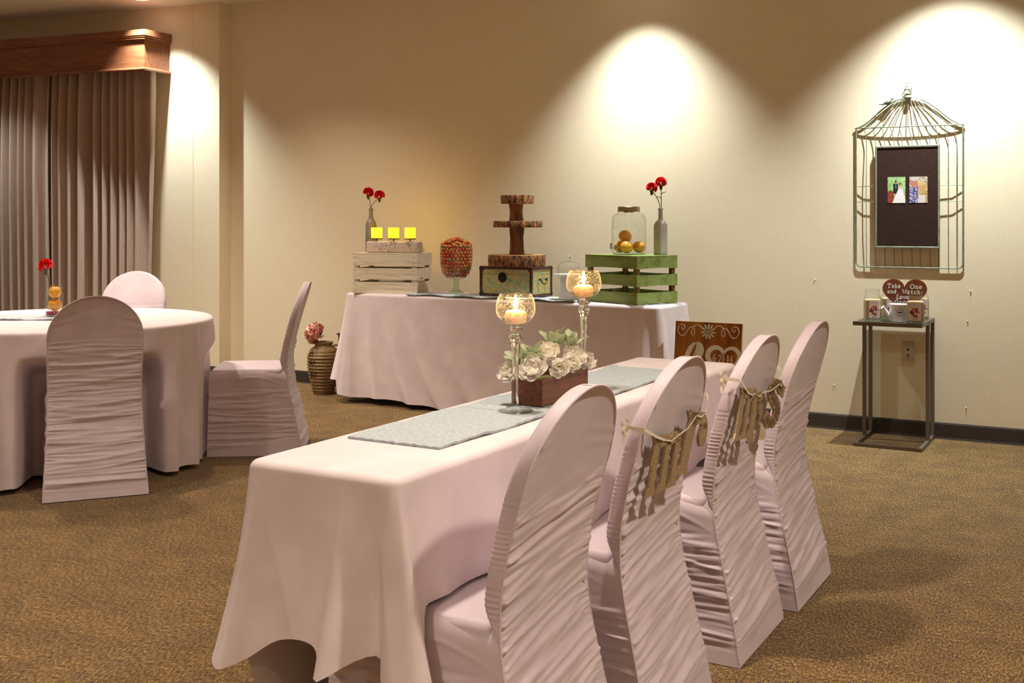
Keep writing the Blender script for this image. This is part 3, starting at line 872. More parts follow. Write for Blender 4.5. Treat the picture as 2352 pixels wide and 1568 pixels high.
# ================================================================== CURTAIN AND PELMET
def curtain(name, s0, s1, label, seed, sp=0.100):
    rng = np.random.default_rng(seed)
    n = int((s1 - s0) / 0.0045); m = 60
    s = np.linspace(s0, s1, n); z = np.linspace(0.02, 2.50, m)
    Sg, Zg = np.meshgrid(s, z)
    ph = np.cumsum(1 + 0.35 * np.sin(s * 9 + seed) + 0.2 * np.sin(s * 23 + 2)) * (2 * PI / sp) * (s[1] - s[0])
    ph = ph[None] + 0.5 * np.sin(Zg * 1.3 + Sg * 4)
    amp = 0.066 * (0.75 + .25 * np.sin(Sg * 7 + 1))
    top = np.clip((Zg - 2.15) / .35, 0, 1)
    off = 0.115 + amp * (np.sin(ph) + 0.22 * np.sin(2 * ph + .7)) * (1 - .25 * top) + 0.008 * np.sin(Zg * 2.1 + Sg * 3)
    X = -6.72 - Sg * math.cos(WA) + off * math.sin(WA); Y = 6.832 - Sg * math.sin(WA) - off * math.cos(WA)
    o = link(name, grid_mesh(name, np.stack([X, Y, Zg], -1)), M['curtain'])
    return tag(o, label, 'curtain', 'curtain panels under the pelmet')
curtain('curtain', 0.264, 1.335, 'taupe pleated curtain panel hanging beside the pier', 2)
curtain('curtain', 1.345, 2.75, 'taupe pleated curtain panel behind the jar with carnation, farther from the pier', 5)

pel = empty('pelmet', (*wall_pt(1.4, 0.1), 2.47), 0, 'stained wooden pelmet box with crown moulding above the curtains', 'pelmet')
def pel_path(out):
    # plan outline: wall return near the pier, front, far end
    a = wall_pt(0.215 - out, 0.0); fr = 0.285 + out
    return [a, wall_pt(0.235 - out, fr), wall_pt(2.85, fr)]
def pel_band(name, prof, thick=0.018):
    """prof: list of (out, z) going up; extruded along the pelmet path"""
    P = []
    for (o_, z_) in prof:
        P.append([(x, y, z_) for (x, y) in pel_path(o_)])
    for (o_, z_) in prof[::-1]:
        P.append([(x, y, z_) for (x, y) in pel_path(o_ - thick if o_ > -0.001 else o_ - thick)])
    P.append(P[0])
    arr = np.array(P)
    me = fix(grid_mesh(name, arr))
    o = link(name, me, M['pelmet'], None, True, 30)
    o.parent = pel; o.matrix_parent_inverse = Matrix.Translation(pel.location).inverted()
    return o
pel_band('fascia_board', [(0, 2.480), (0, 2.72)])
pel_band('crown_moulding', [(0.004, 2.712), (0.016, 2.716), (0.016, 2.728), (0.020, 2.731), (0.020, 2.742), (0.024, 2.745), (0.024, 2.79)], 0.03)
pel_band('bottom_rail', [(0.002, 2.468), (0.012, 2.466), (0.018, 2.474), (0.016, 2.484), (0.004, 2.490)], 0.02)
q = [wall_pt(0.23, .0), wall_pt(0.25, .28), wall_pt(2.85, .28), wall_pt(2.85, .0)]
tb = MB().add([(x, y, z_) for z_ in (2.755, 2.775) for (x, y) in q], [(0, 1, 2, 3), (7, 6, 5, 4), (0, 4, 5, 1), (1, 5, 6, 2), (2, 6, 7, 3), (3, 7, 4, 0)]).build('top_board', M['pelmet'], None, smooth=False)
tb.parent = pel; tb.matrix_parent_inverse = Matrix.Translation(pel.location).inverted()

# ================================================================== FLOWERS
def carnation_mesh(r, seed, n=46):
    rng = random.Random(seed); mb = MB()
    for i in range(n):
        zf = 1 - (i + .5) / n * 1.25
        th = i * 2.39996
        el = math.asin(max(-1, min(1, zf)))
        d = Vector((math.cos(el) * math.cos(th), math.cos(el) * math.sin(th), math.sin(el)))
        up = Vector((0, 0, 1)) if abs(d.z) < .9 else Vector((1, 0, 0))
        a = d.cross(up).normalized(); b = a.cross(d)
        sp = rng.uniform(0, PI); a, b = a * math.cos(sp) + b * math.sin(sp), b * math.cos(sp) - a * math.sin(sp)
        V = []; F = []; k = 7; wv = r * rng.uniform(.42, .62); ph = rng.uniform(0, 6)
        for j in range(k):
            u = j / (k - 1) * 2 - 1
            rip = .16 * r * math.sin(u * 8 + ph)
            V.append(tuple(d * r * .35 + a * (u * wv * .3)))
            V.append(tuple(d * (r * (.80 - .12 * u * u)) + a * (u * wv * .8) + b * rip * .6))
            V.append(tuple(d * (r * (1.02 - .22 * u * u + (.05 if j % 2 else -.05))) + a * (u * wv) + b * rip))
        for j in range(k - 1):
            F += [(3 * j, 3 * j + 3, 3 * j + 4, 3 * j + 1), (3 * j + 1, 3 * j + 4, 3 * j + 5, 3 * j + 2)]
        mb.add(V, F)
    me = bpy.data.meshes.new('petals'); me.from_pydata(mb.v, [], mb.f); me.update()
    return me

def carnation(base, head, r, label, seed, group=None, leaves=True, neck=None, sr=0.0024):
    """base: stem foot; head: bloom centre"""
    t = empty('carnation', base, 0, label, 'flower', group)
    h = Vector(head) - Vector(base)
    bl = link('petals', carnation_mesh(r, seed), M['red'], t); bl.location = h
    bl.rotation_euler = (random.uniform(-.4, .4), random.uniform(-.4, .4), random.uniform(0, 6))
    bow = Vector((random.uniform(-.01, .01), 0, 0))
    h0 = h - Vector((0, 0, r * .4))
    if neck is None:
        pts = [tuple(h0 * f + bow * math.sin(f * PI)) for f in np.linspace(0, 1, 9)]
    else:                                          # through the bottle mouth, then bending out to the bloom
        nk = Vector(neck) - Vector(base); up = Vector((0, 0, (h0.z - nk.z) * .45))
        pts = [tuple(nk * f) for f in np.linspace(0, 1, 5)[:-1]]
        pts += [tuple(nk * (1 - f) ** 2 + (nk + up) * (2 * f * (1 - f)) + h0 * f * f) for f in np.linspace(0, 1, 9)]
    MB().tube(pts, sr, 6).build('stem', M['stem'], t)
    d = h.normalized()
    MB().lathe([(.003, -r * 1.25), (.009, -r * 1.0), (.011, -r * .6), (.016, -r * .35)], 10).build('calyx', M['stem'], t).location = h
    if leaves:
        for k in (0.62, 0.72):
            p = h * k; s = 1 if k > .7 else -1
            MB().tube([tuple(p), tuple(p + Vector((.012 * s, 0, .010))), tuple(p + Vector((.026 * s, 0, .012))), tuple(p + Vector((.036 * s, 0, .020 * (1 if s > 0 else -.2))))], [.002, .0026, .002, .0006], 5).build('leaf', M['stem'], t)
    return t

def petal_mesh(name, w, l, cup, seed, ruffle=.06):
    rng = np.random.default_rng(seed)
    U, V = np.meshgrid(np.linspace(-1, 1, 9), np.linspace(0, 1, 7))
    ww = w * (0.22 + 0.78 * np.sin(np.clip(V, 0, 1) ** .8 * PI * .62) / math.sin(PI * .62))
    X = U * ww
    ang = cup * V
    R_ = l * V
    Y = R_ * np.cos(ang) - 0.35 * w * U * U * V * 0
    Z = R_ * np.sin(ang) + 0.40 * w * U * U * (0.4 + .6 * V)
    Z = Z + ruffle * w * 2 * np.sin(U * 7 + rng.uniform(0, 6)) * V ** 3
    Y = Y - 0.18 * l * np.abs(U) ** 2.5 * V + ruffle * l * np.sin(U * 5 + rng.uniform(0, 6)) * V ** 2
    me = grid_mesh(name, np.stack([X, Y, Z], -1))
    return me
PET = [petal_mesh('petal', .55, .95, .55, k) for k in range(3)]
PETP = [petal_mesh('petal', .5, .95, .9, k + 9, .14) for k in range(3)]
for m in PET: m.materials.append(M['petal_white']); m.polygons.foreach_set('use_smooth', [True] * len(m.polygons))
for m in PETP: m.materials.append(M['petal_pink']); m.polygons.foreach_set('use_smooth', [True] * len(m.polygons))
def blossom(name, loc, r, lean, label, group, meshes, seed, n=24, cat='flower', ball=False):
    rng = random.Random(seed)
    t = empty(name, loc, 0, label, cat, group)
    t.rotation_euler = lean
    for i in range(n):
        f = i / n
        o = bpy.data.objects.new('petal', meshes[i % len(meshes)]); COL.objects.link(o); o.parent = t
        sc = r * (0.42 + 0.62 * f) * rng.uniform(.9, 1.1)
        if ball:
            el = math.asin(max(-1, 1 - 1.7 * (i + .5) / n)); th = i * 2.39996
            o.matrix_local = Matrix.Rotation(th, 4, 'Z') @ Matrix.Rotation(el + rng.uniform(-.2, .2), 4, 'X') @ Matrix.Translation((0, r * .38, 0)) @ Matrix.Rotation(rng.uniform(-1.2, 1.2), 4, 'Y') @ Matrix.Scale(r * rng.uniform(.52, .68), 4)
            continue
        lift = 1.35 - 1.55 * f + rng.uniform(-.12, .12)
        o.matrix_local = Matrix.Rotation(i * 2.4 + rng.uniform(-.3, .3), 4, 'Z') @ Matrix.Translation((0, r * .04, r * .10 * (1 - f))) @ Matrix.Rotation(lift, 4, 'X') @ Matrix.Scale(sc, 4)
    return t

# ================================================================== CRATES
def crate(name, M4, L, Dp, H, slats, mat, post_mat, label, gap_fr, warp=0.0, top_boards=3, mat_top=None):
    """open-sided slatted crate turned bottom-up: local x length, y depth, z height; origin at base centre"""
    t = empty(name, M4[0], M4[1], label, 'crate')
    th = 0.010
    sh = (H - (slats - 1) * gap_fr) / slats
    rng = random.Random(len(label))
    def plank(length, along, pos, zc, nm):
        # plank with slightly bowed edges
        N = 14; V = []
        for i in range(N + 1):
            u = i / N; a = -length / 2 + length * u
            wob = warp * math.sin(u * PI * rng.choice([1])) 
            for (q, zz) in ((-th / 2, -sh / 2 + wob), (th / 2, -sh / 2 + wob), (th / 2, sh / 2 - wob * .4), (-th / 2, sh / 2 - wob * .4)):
                V.append((a, pos + q, zc + zz) if along == 'x' else (pos + q, a, zc + zz))
        F = [(0, 1, 2, 3), tuple(4 * N + k for k in (3, 2, 1, 0))]
        for i in range(N):
            for k in range(4):
                F.append((4 * i + k, 4 * i + (k + 1) % 4, 4 * i + 4 + (k + 1) % 4, 4 * i + 4 + k))
        return MB().add(V, F).build(nm, mat, t, smooth=False)
    for k in range(slats):
        zc = sh / 2 + k * (sh + gap_fr)
        for s in (-1, 1):
            plank(L, 'x', s * (Dp / 2 - th / 2), zc, 'slat')
            plank(Dp - 2 * th, 'y', s * (L / 2 - th / 2), zc, 'slat')
    for sx in (-1, 1):
        for sy in (-1, 1):
            MB().box((sx * (L / 2 - th - .016), sy * (Dp / 2 - th - .011), H / 2 - .003), (0.032, 0.022, H - .006)).build('corner_post', post_mat, t, smooth=False)
    bw = (Dp - .012 * (top_boards - 1)) / top_boards
    for k in range(top_boards):
        MB().box((0, -Dp / 2 + bw / 2 + k * (bw + .012), H + .004), (L, bw, 0.008)).build('top_board', mat_top or mat, t, smooth=False)
    for s in (-1, 1):
        for k in range(slats):
            zc = sh / 2 + k * (sh + gap_fr)
            for dz in (-.25, .25):
                MB().lathe([(.0028, -.0006), (.0028, .0008), (.001, .0012)], 8, Tm(s * (L / 2 - .022), -Dp / 2, zc + dz * sh, 0, PI / 2)).build('nail', M['iron'], t)
    return t

WCZ = BTZ + 0.001
a16 = math.radians(13)
WC = (-4.575, 6.60); WCH = 0.27
crate('wooden_crate', ((WC[0], WC[1], WCZ), a16), 0.48, 0.30, WCH, 3, M['white_wood'], M['white_wood'], 'whitewashed slatted crate upside down on the dessert table', 0.018)
GC = (-2.735, 6.535); a24 = math.radians(-24); GCH = 0.285
crate('wooden_crate', ((GC[0], GC[1], WCZ), a24), 0.47, 0.34, GCH, 3, M['green_wood'], M['green_post'], 'green stained slatted crate on the dessert table corner', 0.034, 0.006, 3)
WTOP = WCZ + WCH + 0.008; GTOP = WCZ + GCH + 0.008

# ---- bottles
def bottle(name, loc, prof, mat, label, square=0.0, rz=0):
    t = empty(name, loc, rz, label, 'bottle')
    def wob(a, z):
        if not square: return 1
        f = max(0, min(1, (square - z) / .02))
        c = max(abs(math.cos(a)), abs(math.sin(a)))
        return 1 + f * (min(1 / c, 1.28) - 1)
    MB().lathe(prof, 48, None, True, False, wob).build('body', mat, t)
    z1 = prof[-1][1]; r1 = prof[-1][0]
    MB().lathe([(r1 - .001, z1 - .012), (r1 + .0025, z1 - .011), (r1 + .0025, z1 - .002), (r1, z1), (r1 - .003, z1), (r1 - .004, z1 - .03)], 24, None, False, False).build('lip', mat, t)
    return t
B1 = (-4.80, 6.655)
prof1 = [(.034, 0), (.038, .004), (.0395, .012), (.0395, .185), (.038, .205), (.031, .222), (.021, .236), (.0165, .252), (.0145, .27), (.0135, .315)]
bottle('bottle', (*B1, WTOP), prof1, M['grey_glass'], 'matte grey round bottle holding two carnations on the whitewashed crate')
B2 = (-2.565, 6.605)
prof2 = [(.030, 0), (.0325, .004), (.033, .012), (.033, .185), (.031, .200), (.024, .212), (.016, .220), (.0145, .23), (.0135, .29)]
bottle('bottle', (*B2, GTOP), prof2, M['white_bottle'], 'pale grey square bottle holding carnations on the green crate', .205, a24)
carnation((B1[0] - .004, B1[1], WTOP + .19), (B1[0] - .024, B1[1], WTOP + .427), .039, 'red carnation on the taller stem in grey bottle on whitewashed crate', 1, 'red carnations in bottles', False, (B1[0] - .0045, B1[1], WTOP + .318))
carnation((B1[0] + .004, B1[1] - .002, WTOP + .19), (B1[0] + .060, B1[1] + .02, WTOP + .405), .039, 'red carnation leaning towards the glowing candles in grey bottle', 2, 'red carnations in bottles', False, (B1[0] + .0045, B1[1] - .001, WTOP + .318))
carnation((B2[0] + .003, B2[1] + .003, GTOP + .19), (B2[0] - .006, B2[1] + .022, GTOP + .447), .037, 'upper red carnation in pale bottle on green crate', 3, 'red carnations in bottles', True, (B2[0] + .0035, B2[1] + .003, GTOP + .293))
carnation((B2[0] - .003, B2[1] - .003, GTOP + .19), (B2[0] - .046, B2[1] - .032, GTOP + .413), .036, 'lower red carnation in pale bottle on green crate', 4, 'red carnations in bottles', False, (B2[0] - .0035, B2[1] - .003, GTOP + .293))

# ---- candle block with three glowing candles
blk = empty('candle_block', (-4.535, 6.565, WTOP), a16, 'pale carved stone block with three candle plates', 'candle holder')
mb = MB().box((0, 0, .041), (.395, .085, .082)); mb.build('block', M['stone'], blk, bevel=.014, seg=3)
for k, x in enumerate((-.132, -.005, .118)):
    p = empty('plate', (0, 0, 0)); COL.objects.unlink(p); bpy.data.objects.remove(p)
    MB().lathe([(.0035, .078), (.0035, .094), (.038, .095), (.041, .098), (.042, .104), (.039, .104), (.037, .0995), (.001, .0995)], 28, Tm(x, 0, 0)).build('candle_plate', M['plate_metal'], blk)
    c = empty('pillar_candle', (0, 0, 0), 0, ['glowing yellow pillar candle on the block end by the grey bottle', 'glowing yellow pillar candle in the middle of the stone block', 'glowing yellow pillar candle on the block end by the candy glass'][k], 'candle', 'glowing candles on the stone block')
    c.location = (-4.535 + x * math.cos(a16), 6.565 + x * math.sin(a16), WTOP + .0995)
    MB().lathe([(.036, 0), (.037, .004), (.0385, .072), (.037, .077), (.034, .076), (.030, .066), (.006, .064), (.001, .064)], 32).build('wax_shell', M['led'], c)
    MB().tube([(0, 0, .062), (.0005, 0, .074)], .0015, 5).build('wick', M['black_ink'], c)

# ---- candy compote
CX, CY = -4.06, 6.62
comp = empty('candy_compote', (CX, CY, BTZ + .007), 0, 'footed clear glass compote heaped with round candies', 'glass bowl')
MB().lathe([(.054, 0), (.055, .003), (.050, .008), (.030, .020), (.018, .036), (.015, .052)], 40, None, True, False).build('foot', M['glass_green'], comp)
MB().lathe([(.015, .05), (.020, .056), (.021, .064), (.016, .070), (.015, .074), (.022, .080), (.022, .088), (.016, .094)], 32, None, False, False).build('stem', M['glass_green'], comp)
bowl = [(.014, .094), (.040, .098), (.066, .108), (.088, .128), (.102, .158), (.110, .200), (.113, .250), (.112, .300), (.110, .325)]
MB().lathe(bowl, 56, None, False, False).build('bowl', M['glass'], comp)
MB().tube([(.1105 * math.cos(a), .1105 * math.sin(a), .325) for a in np.linspace(0, 2 * PI, 49)[:-1]], .0018, 6, True).build('rim', M['glass'], comp)
CR = .0125
cm = []
for k, mt in enumerate(CANDY):
    bm = bmesh.new(); bmesh.ops.create_icosphere(bm, subdivisions=2, radius=CR); me = bpy.data.meshes.new('candy'); bm.to_mesh(me); bm.free()
    me.materials.append(mt); me.polygons.foreach_set('use_smooth', [True] * len(me.polygons)); cm.append(me)
rc = random.Random(3)
def rad_at(z): return float(np.interp(z, [p[1] for p in bowl], [p[0] for p in bowl]))
spots = []
zc = .122; row = 0
while zc < .325:
    R_ = rad_at(zc)
    def gap(R0): return min(math.hypot(R0 - rad_at(q), zc - q) for q in np.linspace(.096, .325, 120))
    while gap(R_) < CR * 1.06 or R_ > rad_at(zc) - CR: R_ -= .0005
    nn = int(2 * PI * R_ / (2 * CR * 1.03))
    for i in range(nn):
        a = 2 * PI * (i + .5 * (row % 2)) / nn
        spots.append((R_ * math.cos(a), R_ * math.sin(a), zc + rc.uniform(-.001, .001)))
    zc += CR * 1.80; row += 1
for (R_, zz) in ((.096, .334), (.078, .350), (.058, .361), (.036, .368), (.013, .372)):
    nn = max(3, int(2 * PI * R_ / (2 * CR * 1.05)))
    for i in range(nn):
        a = 2 * PI * i / nn + rc.random()
        spots.append((R_ * math.cos(a), R_ * math.sin(a), zz + rc.uniform(-.003, .003)))
for i in range(4):                                  # a few more in the second layer of the heap
    spots.append((.045 * math.cos(i * PI / 2 + .4), .045 * math.sin(i * PI / 2 + .4), .338))
for sp in spots:
    ck_ = rc.choice([0, 1, 1, 2, 3, 0])
    o = bpy.data.objects.new('round_candy', cm[ck_]); COL.objects.link(o)
    o.location = (CX + sp[0], CY + sp[1], BTZ + .007 + sp[2])
    tag(o, 'glossy %s round candy heaped in the footed glass compote' % ('red', 'orange', 'olive green', 'brown')[ck_], 'candy', ('red', 'orange', 'olive', 'brown')[ck_] + ' round candies in the glass compote')

# ---- trunk
TRX, TRY, TRR = -3.60, 6.63, math.radians(-4)
TL, TD, TH = .405, .26, .195
trk = empty('storage_trunk', (TRX, TRY, BTZ + .007), TRR, 'mint patterned trunk with dark brown edging and round clasp', 'trunk')
SEAM = .145
MB().box((0, 0, SEAM / 2), (TL - .008, TD - .008, SEAM)).build('body', M['damask'], trk, smooth=False)
lid = MB().box((0, 0, SEAM + .0015 + (TH - SEAM - .0015) / 2), (TL - .008, TD - .008, TH - SEAM - .0015)).build('lid', M['damask'], trk, smooth=False)
for s in (-1, 1):
    for z in (.008, TH - .008):
        MB().box((0, s * (TD / 2 - .007), z), (TL + .002, .018, .018)).build('edging', M['brown_edge'], trk, bevel=.003)
        MB().box((s * (TL / 2 - .007), 0, z), (.018, TD + .001, .018)).build('edging', M['brown_edge'], trk, bevel=.003)
    for s2 in (-1, 1):
        MB().box((s * (TL / 2 - .007), s2 * (TD / 2 - .007), TH / 2), (.018, .018, TH + .001)).build('edging', M['brown_edge'], trk, bevel=.003)
        for z in (.014, TH - .014):
            MB().lathe([(.018, 0), (.018, .003), (.012, .005)], 14, Tm(s * (TL / 2 - .012), s2 * TD / 2, z, 0, PI / 2 * s2 * -1 * -1)).build('corner_cap', M['brown_edge'], trk)
            MB().lathe([(.004, 0), (.004, .004), (.002, .006)], 8, Tm(s * (TL / 2 + .002), s2 * (TD / 2 - .008), SEAM + (.012 if z > .1 else -.012), 0, 0, PI / 2 * s)).build('stud', M['iron'], trk)
MB().lathe([(.033, 0), (.034, .002), (.028, .005), (.020, .004), (.012, .007), (.001, .007)], 36, Tm(-.025, -TD / 2 + .004, .125, 0, PI / 2), wob=lambda a, z: 1 + .045 * math.cos(12 * a)).build('clasp', M['iron'], trk)
hp = [(.0, -.055, .105), (.012, -.052, .112), (.016, -.045, .092), (.018, -.022, .078), (.018, .022, .078), (.016, .045, .092), (.012, .052, .112), (.0, .055, .105)]
hh = MB().tube([(TL / 2 + .002 + p[0], p[1] * .75, p[2] + .005) for p in hp], [.006, .006, .004, .0035, .0035, .004, .006, .006], 8).build('handle', M['iron'], trk)

# ---- tiered log-slice stand
STX, STY = TRX + .012, TRY - .015
zs0 = BTZ + .007 + TH + .001
st = empty('log_slice_stand', (STX, STY, zs0), 0, 'three tier rustic cake stand of bark-edged log slices', 'cake stand')
def slab(r, z0, z1, seed, sx=0.0):
    rg = random.Random(seed); ph = [rg.uniform(0, 6) for _ in range(6)]
    w = lambda a, z: 1 + .022 * math.sin(2 * a + ph[0]) + .015 * math.sin(5 * a + ph[1]) + .010 * math.sin(13 * a + ph[2] + z * 40) + .007 * math.sin(29 * a + ph[3] - z * 90)
    n = 96; h = z1 - z0
    prof = [(r * .985, z0), (r, z0 + h * .15), (r * 1.004, z0 + h * .5), (r * .998, z0 + h * .85), (r * .985, z1)]
    MB().lathe(prof, n, Tm(sx), False, False, w).build('bark', M['bark'], st)
    MB().lathe([(r * .985, z1), (r * .5, z1 + .0006), (.001, z1 + .0006)], n, Tm(sx), False, False, w).build('slice_top', M['slice'], st)
    MB().lathe([(r * .985, z0), (r * .5, z0), (.001, z0)], n, Tm(sx), False, False, w).build('slice_bottom', M['slice'], st)
def post(r, z0, z1, seed, dx=0):
    rg = random.Random(seed); ph = [rg.uniform(0, 6) for _ in range(6)]
    w = lambda a, z: 1 + .05 * math.sin(3 * a + ph[0] + 4 * z) + .04 * math.sin(9 * a + ph[1] - 14 * z) + .02 * math.sin(21 * a + ph[2])
    prof = [(r * (1.08 - .14 * math.sin(f * PI) + .012 * math.sin(f * 17 + ph[3])), z0 + (z1 - z0) * f) for f in np.linspace(0, 1, 14)]
    MB().lathe(prof, 48, Tm(dx), True, True, w).build('post', M['bark_post'], st)
    for k in range(3):
        a = rg.uniform(-2.2, -.4); z = z0 + (z1 - z0) * rg.uniform(.2, .85)
        MB().tube([(dx + r * .9 * math.cos(a), r * .9 * math.sin(a), z), (dx + r * 1.15 * math.cos(a), r * 1.15 * math.sin(a), z + .006)], [.004, .002], 6).build('twig', M['bark_post'], st)
slab(.186, 0, .076, 1)
post(.046, .072, .262, 2)
slab(.160, .258, .300, 3, .012)
post(.044, .298, .420, 4, 0)
slab(.112, .414, .470, 5, .006)

# ---- cake stand with dome
CKX, CKY = -3.135, 6.475
ck = empty('cake_stand', (CKX, CKY, BTZ + .007), 0, 'white china cake stand behind the amber goblet', 'cake stand')
MB().lathe([(.066, 0), (.068, .004), (.060, .012), (.056, .05), (.056, .12), (.060, .146)], 48).build('pedestal', M['china'], ck)
MB().lathe([(.06, .144), (.092, .150), (.096, .154), (.096, .160), (.092, .160), (.001, .157)], 56).build('plate', M['china'], ck)
dm = empty('glass_dome', (CKX, CKY, BTZ + .007 + .1605), 0, 'clear glass cake dome with knob on the white cake stand', 'dome')
MB().lathe([(.072, 0), (.073, .03), (.070, .052), (.060, .068), (.040, .077), (.012, .081)], 56, None, False, False).build('cover', M['glass'], dm)
MB().lathe([(.008, .080), (.006, .088), (.011, .096), (.013, .104), (.010, .112), (.001, .115)], 24).build('knob', M['stem_glass'], dm)

# ---- beverage jar with oranges
JX, JY = -2.765, 6.575
jar = empty('beverage_jar', (JX, JY, GTOP), 0, 'large clear glass beverage jar with tin lid on the green crate', 'jar')
MB().lathe([(.085, 0), (.096, .004), (.104, .014), (.108, .03), (.1085, .15), (.108, .215), (.103, .236), (.090, .252), (.072, .262), (.068, .268)], 64, None, True, False).build('body', M['glass'], jar)
MB().lathe([(.100, .003), (.096, .008), (.001, .009)], 48, None, False, False).build('base_disc', M['glass_green'], jar)
MB().lathe([(.064, .270), (.070, .268), (.071, .274), (.069, .278), (.071, .283), (.069, .288), (.070, .296), (.067, .300), (.001, .300)], 48, None, False, False).build('lid', M['lid'], jar)
MB().lathe([(.034, .262), (.034, .268), (.030, .270)], 24).build('lid_insert', M['chrome'], jar)
for k in range(3):   # embossed hexagon outlines and bar
    aa = -PI / 2 + .25 + (k - 1) * .75
    if k == 1:
        MB().tube([(.109 * math.cos(aa - .03), .109 * math.sin(aa - .03), .165), (.109 * math.cos(aa - .03), .109 * math.sin(aa - .03), .205)], .0012, 5).build('emboss', M['glass_green'], jar)
    else:
        MB().tube([(.109 * math.cos(aa + .21 * math.cos(g)), .109 * math.sin(aa + .21 * math.cos(g)), .185 + .028 * math.sin(g)) for g in np.linspace(0, 2 * PI, 7)[:-1]], .0010, 5, True).build('emboss', M['glass_green'], jar)
sa = math.radians(-118)
sg = MB().tube([(.104 * math.cos(sa), .104 * math.sin(sa), .05), (.128 * math.cos(sa), .128 * math.sin(sa), .05), (.146 * math.cos(sa), .146 * math.sin(sa), .046)], [.012, .011, .008], 12).build('spigot', M['chrome'], jar)
MB().lathe([(.006, -.016), (.008, -.01), (.007, .016), (.004, .022)], 12, Tm(.140 * math.cos(sa), .140 * math.sin(sa), .052)).build('spigot_lever', M['chrome'], jar)

def fruit(loc, r, label, group, seed, cat='orange', squash=.94, mat='orange'):
    t = empty('orange', loc, 0, label, cat, group)
    rg = random.Random(seed)
    t.rotation_euler = (rg.uniform(-.7, .7), rg.uniform(-.7, .7), 0)
    prof = [(max(.0004, r * math.sin(a) * (1 - .04 * math.cos(a) ** 8)), -r * squash * math.cos(a) * (1 - .06 * abs(math.cos(a)) ** 14)) for a in np.linspace(0.01, PI - .01, 18)]
    MB().lathe(prof, 28).build('peel', M[mat], t)
    MB().lathe([(.004, r * squash * .93), (.0045, r * squash * .955), (.001, r * squash * .965)], 8).build('stem_end', M['stem'], t)
GO = 'oranges in the beverage jar'
fruit((JX - .016, JY - .020, GTOP + .113), .042, 'orange piled topmost in the beverage jar', GO, 1)
fruit((JX + .012, JY - .062, GTOP + .0485), .040, 'orange lying in front at the bottom of beverage jar', GO, 2)
fruit((JX + .064, JY + .010, GTOP + .0475), .039, 'orange at the bottom of beverage jar on the side towards the pale bottle', GO, 3)
fruit((JX - .063, JY + .012, GTOP + .0485), .040, 'orange half hidden at the bottom of beverage jar behind the spigot', GO, 4)

# ================================================================== GOBLETS
def goblet(loc, hgt, bowl_mat, label, light, clab):
    t = empty('candle_goblet', loc, .4, label, 'candle holder', 'tall glass candle goblets')
    zb = hgt - .088                              # bowl underside
    MB().lathe([(.046, 0), (.048, .001), (.047, .003), (.030, .007), (.012, .013), (.0085, .022)], 48, None, True, False).build('foot', M['glass'], t)
    stem = [(.0085, .020), (.0072, .04), (.0075, zb * .4), (.0095, zb * .65), (.0125, zb - .055), (.0155, zb - .040), (.0185, zb - .036), (.0185, zb - .026), (.013, zb - .021), (.0135, zb - .016), (.020, zb - .011), (.019, zb - .003), (.012, zb + .001)]
    MB().lathe(stem, 28).build('stem', M['stem_glass'], t)
    R_ = .0530
    prof = []
    for a in np.linspace(-PI / 2 + .22, .86, 22):
        prof.append((R_ * math.cos(a) if a < 0 else R_ * math.cos(a * .78), zb + .046 + .0465 * math.sin(a) if a < 0 else zb + .046 + .052 * math.sin(a) * 1.05))
    MB().lathe(prof, 64, None, False, False).build('bowl', bowl_mat, t)
    MB().tube([(prof[-1][0] * math.cos(a), prof[-1][0] * math.sin(a), prof[-1][1]) for a in np.linspace(0, 2 * PI, 49)[:-1]], .0011, 6, True).build('rim', M['glass'], t)
    c = empty('votive_candle', (loc[0], loc[1], loc[2] + zb + .006), 0, clab, 'candle', 'lit candles in goblets')
    MB().lathe([(.020, 0), (.028, .004), (.030, .024), (.027, .033), (.018, .037), (.001, .038)], 32).build('wax', M['wax'], c)
    MB().tube([(0, 0, .034), (.0006, 0, .042)], .0009, 5).build('wick', M['black_ink'], c)
    MB().lathe([(.0010, .040), (.0050, .046), (.0065, .053), (.0045, .064), (.0004, .080)], 12).build('flame', M['flame'], c)
    ld = bpy.data.lights.new('candle_light', 'POINT'); ld.energy = light; ld.color = (1, .66, .30); ld.shadow_soft_size = .008
    lo = bpy.data.objects.new('flame_light', ld); COL.objects.link(lo); lo.parent = c; lo.location = (0, 0, .052)
    return t
RZ = HTZ + .0075
goblet((-1.448, 2.665, RZ), .316, M['crackle'], 'shorter clear crackle glass candle goblet in front of the flower box', 1.8, 'lit candle glowing inside the clear crackle goblet')
goblet((-1.450, 3.099, RZ), .362, M['crackle_amber'], 'taller amber crackle glass candle goblet behind the flower box', 1.8, 'lit candle glowing inside the amber crackle goblet')

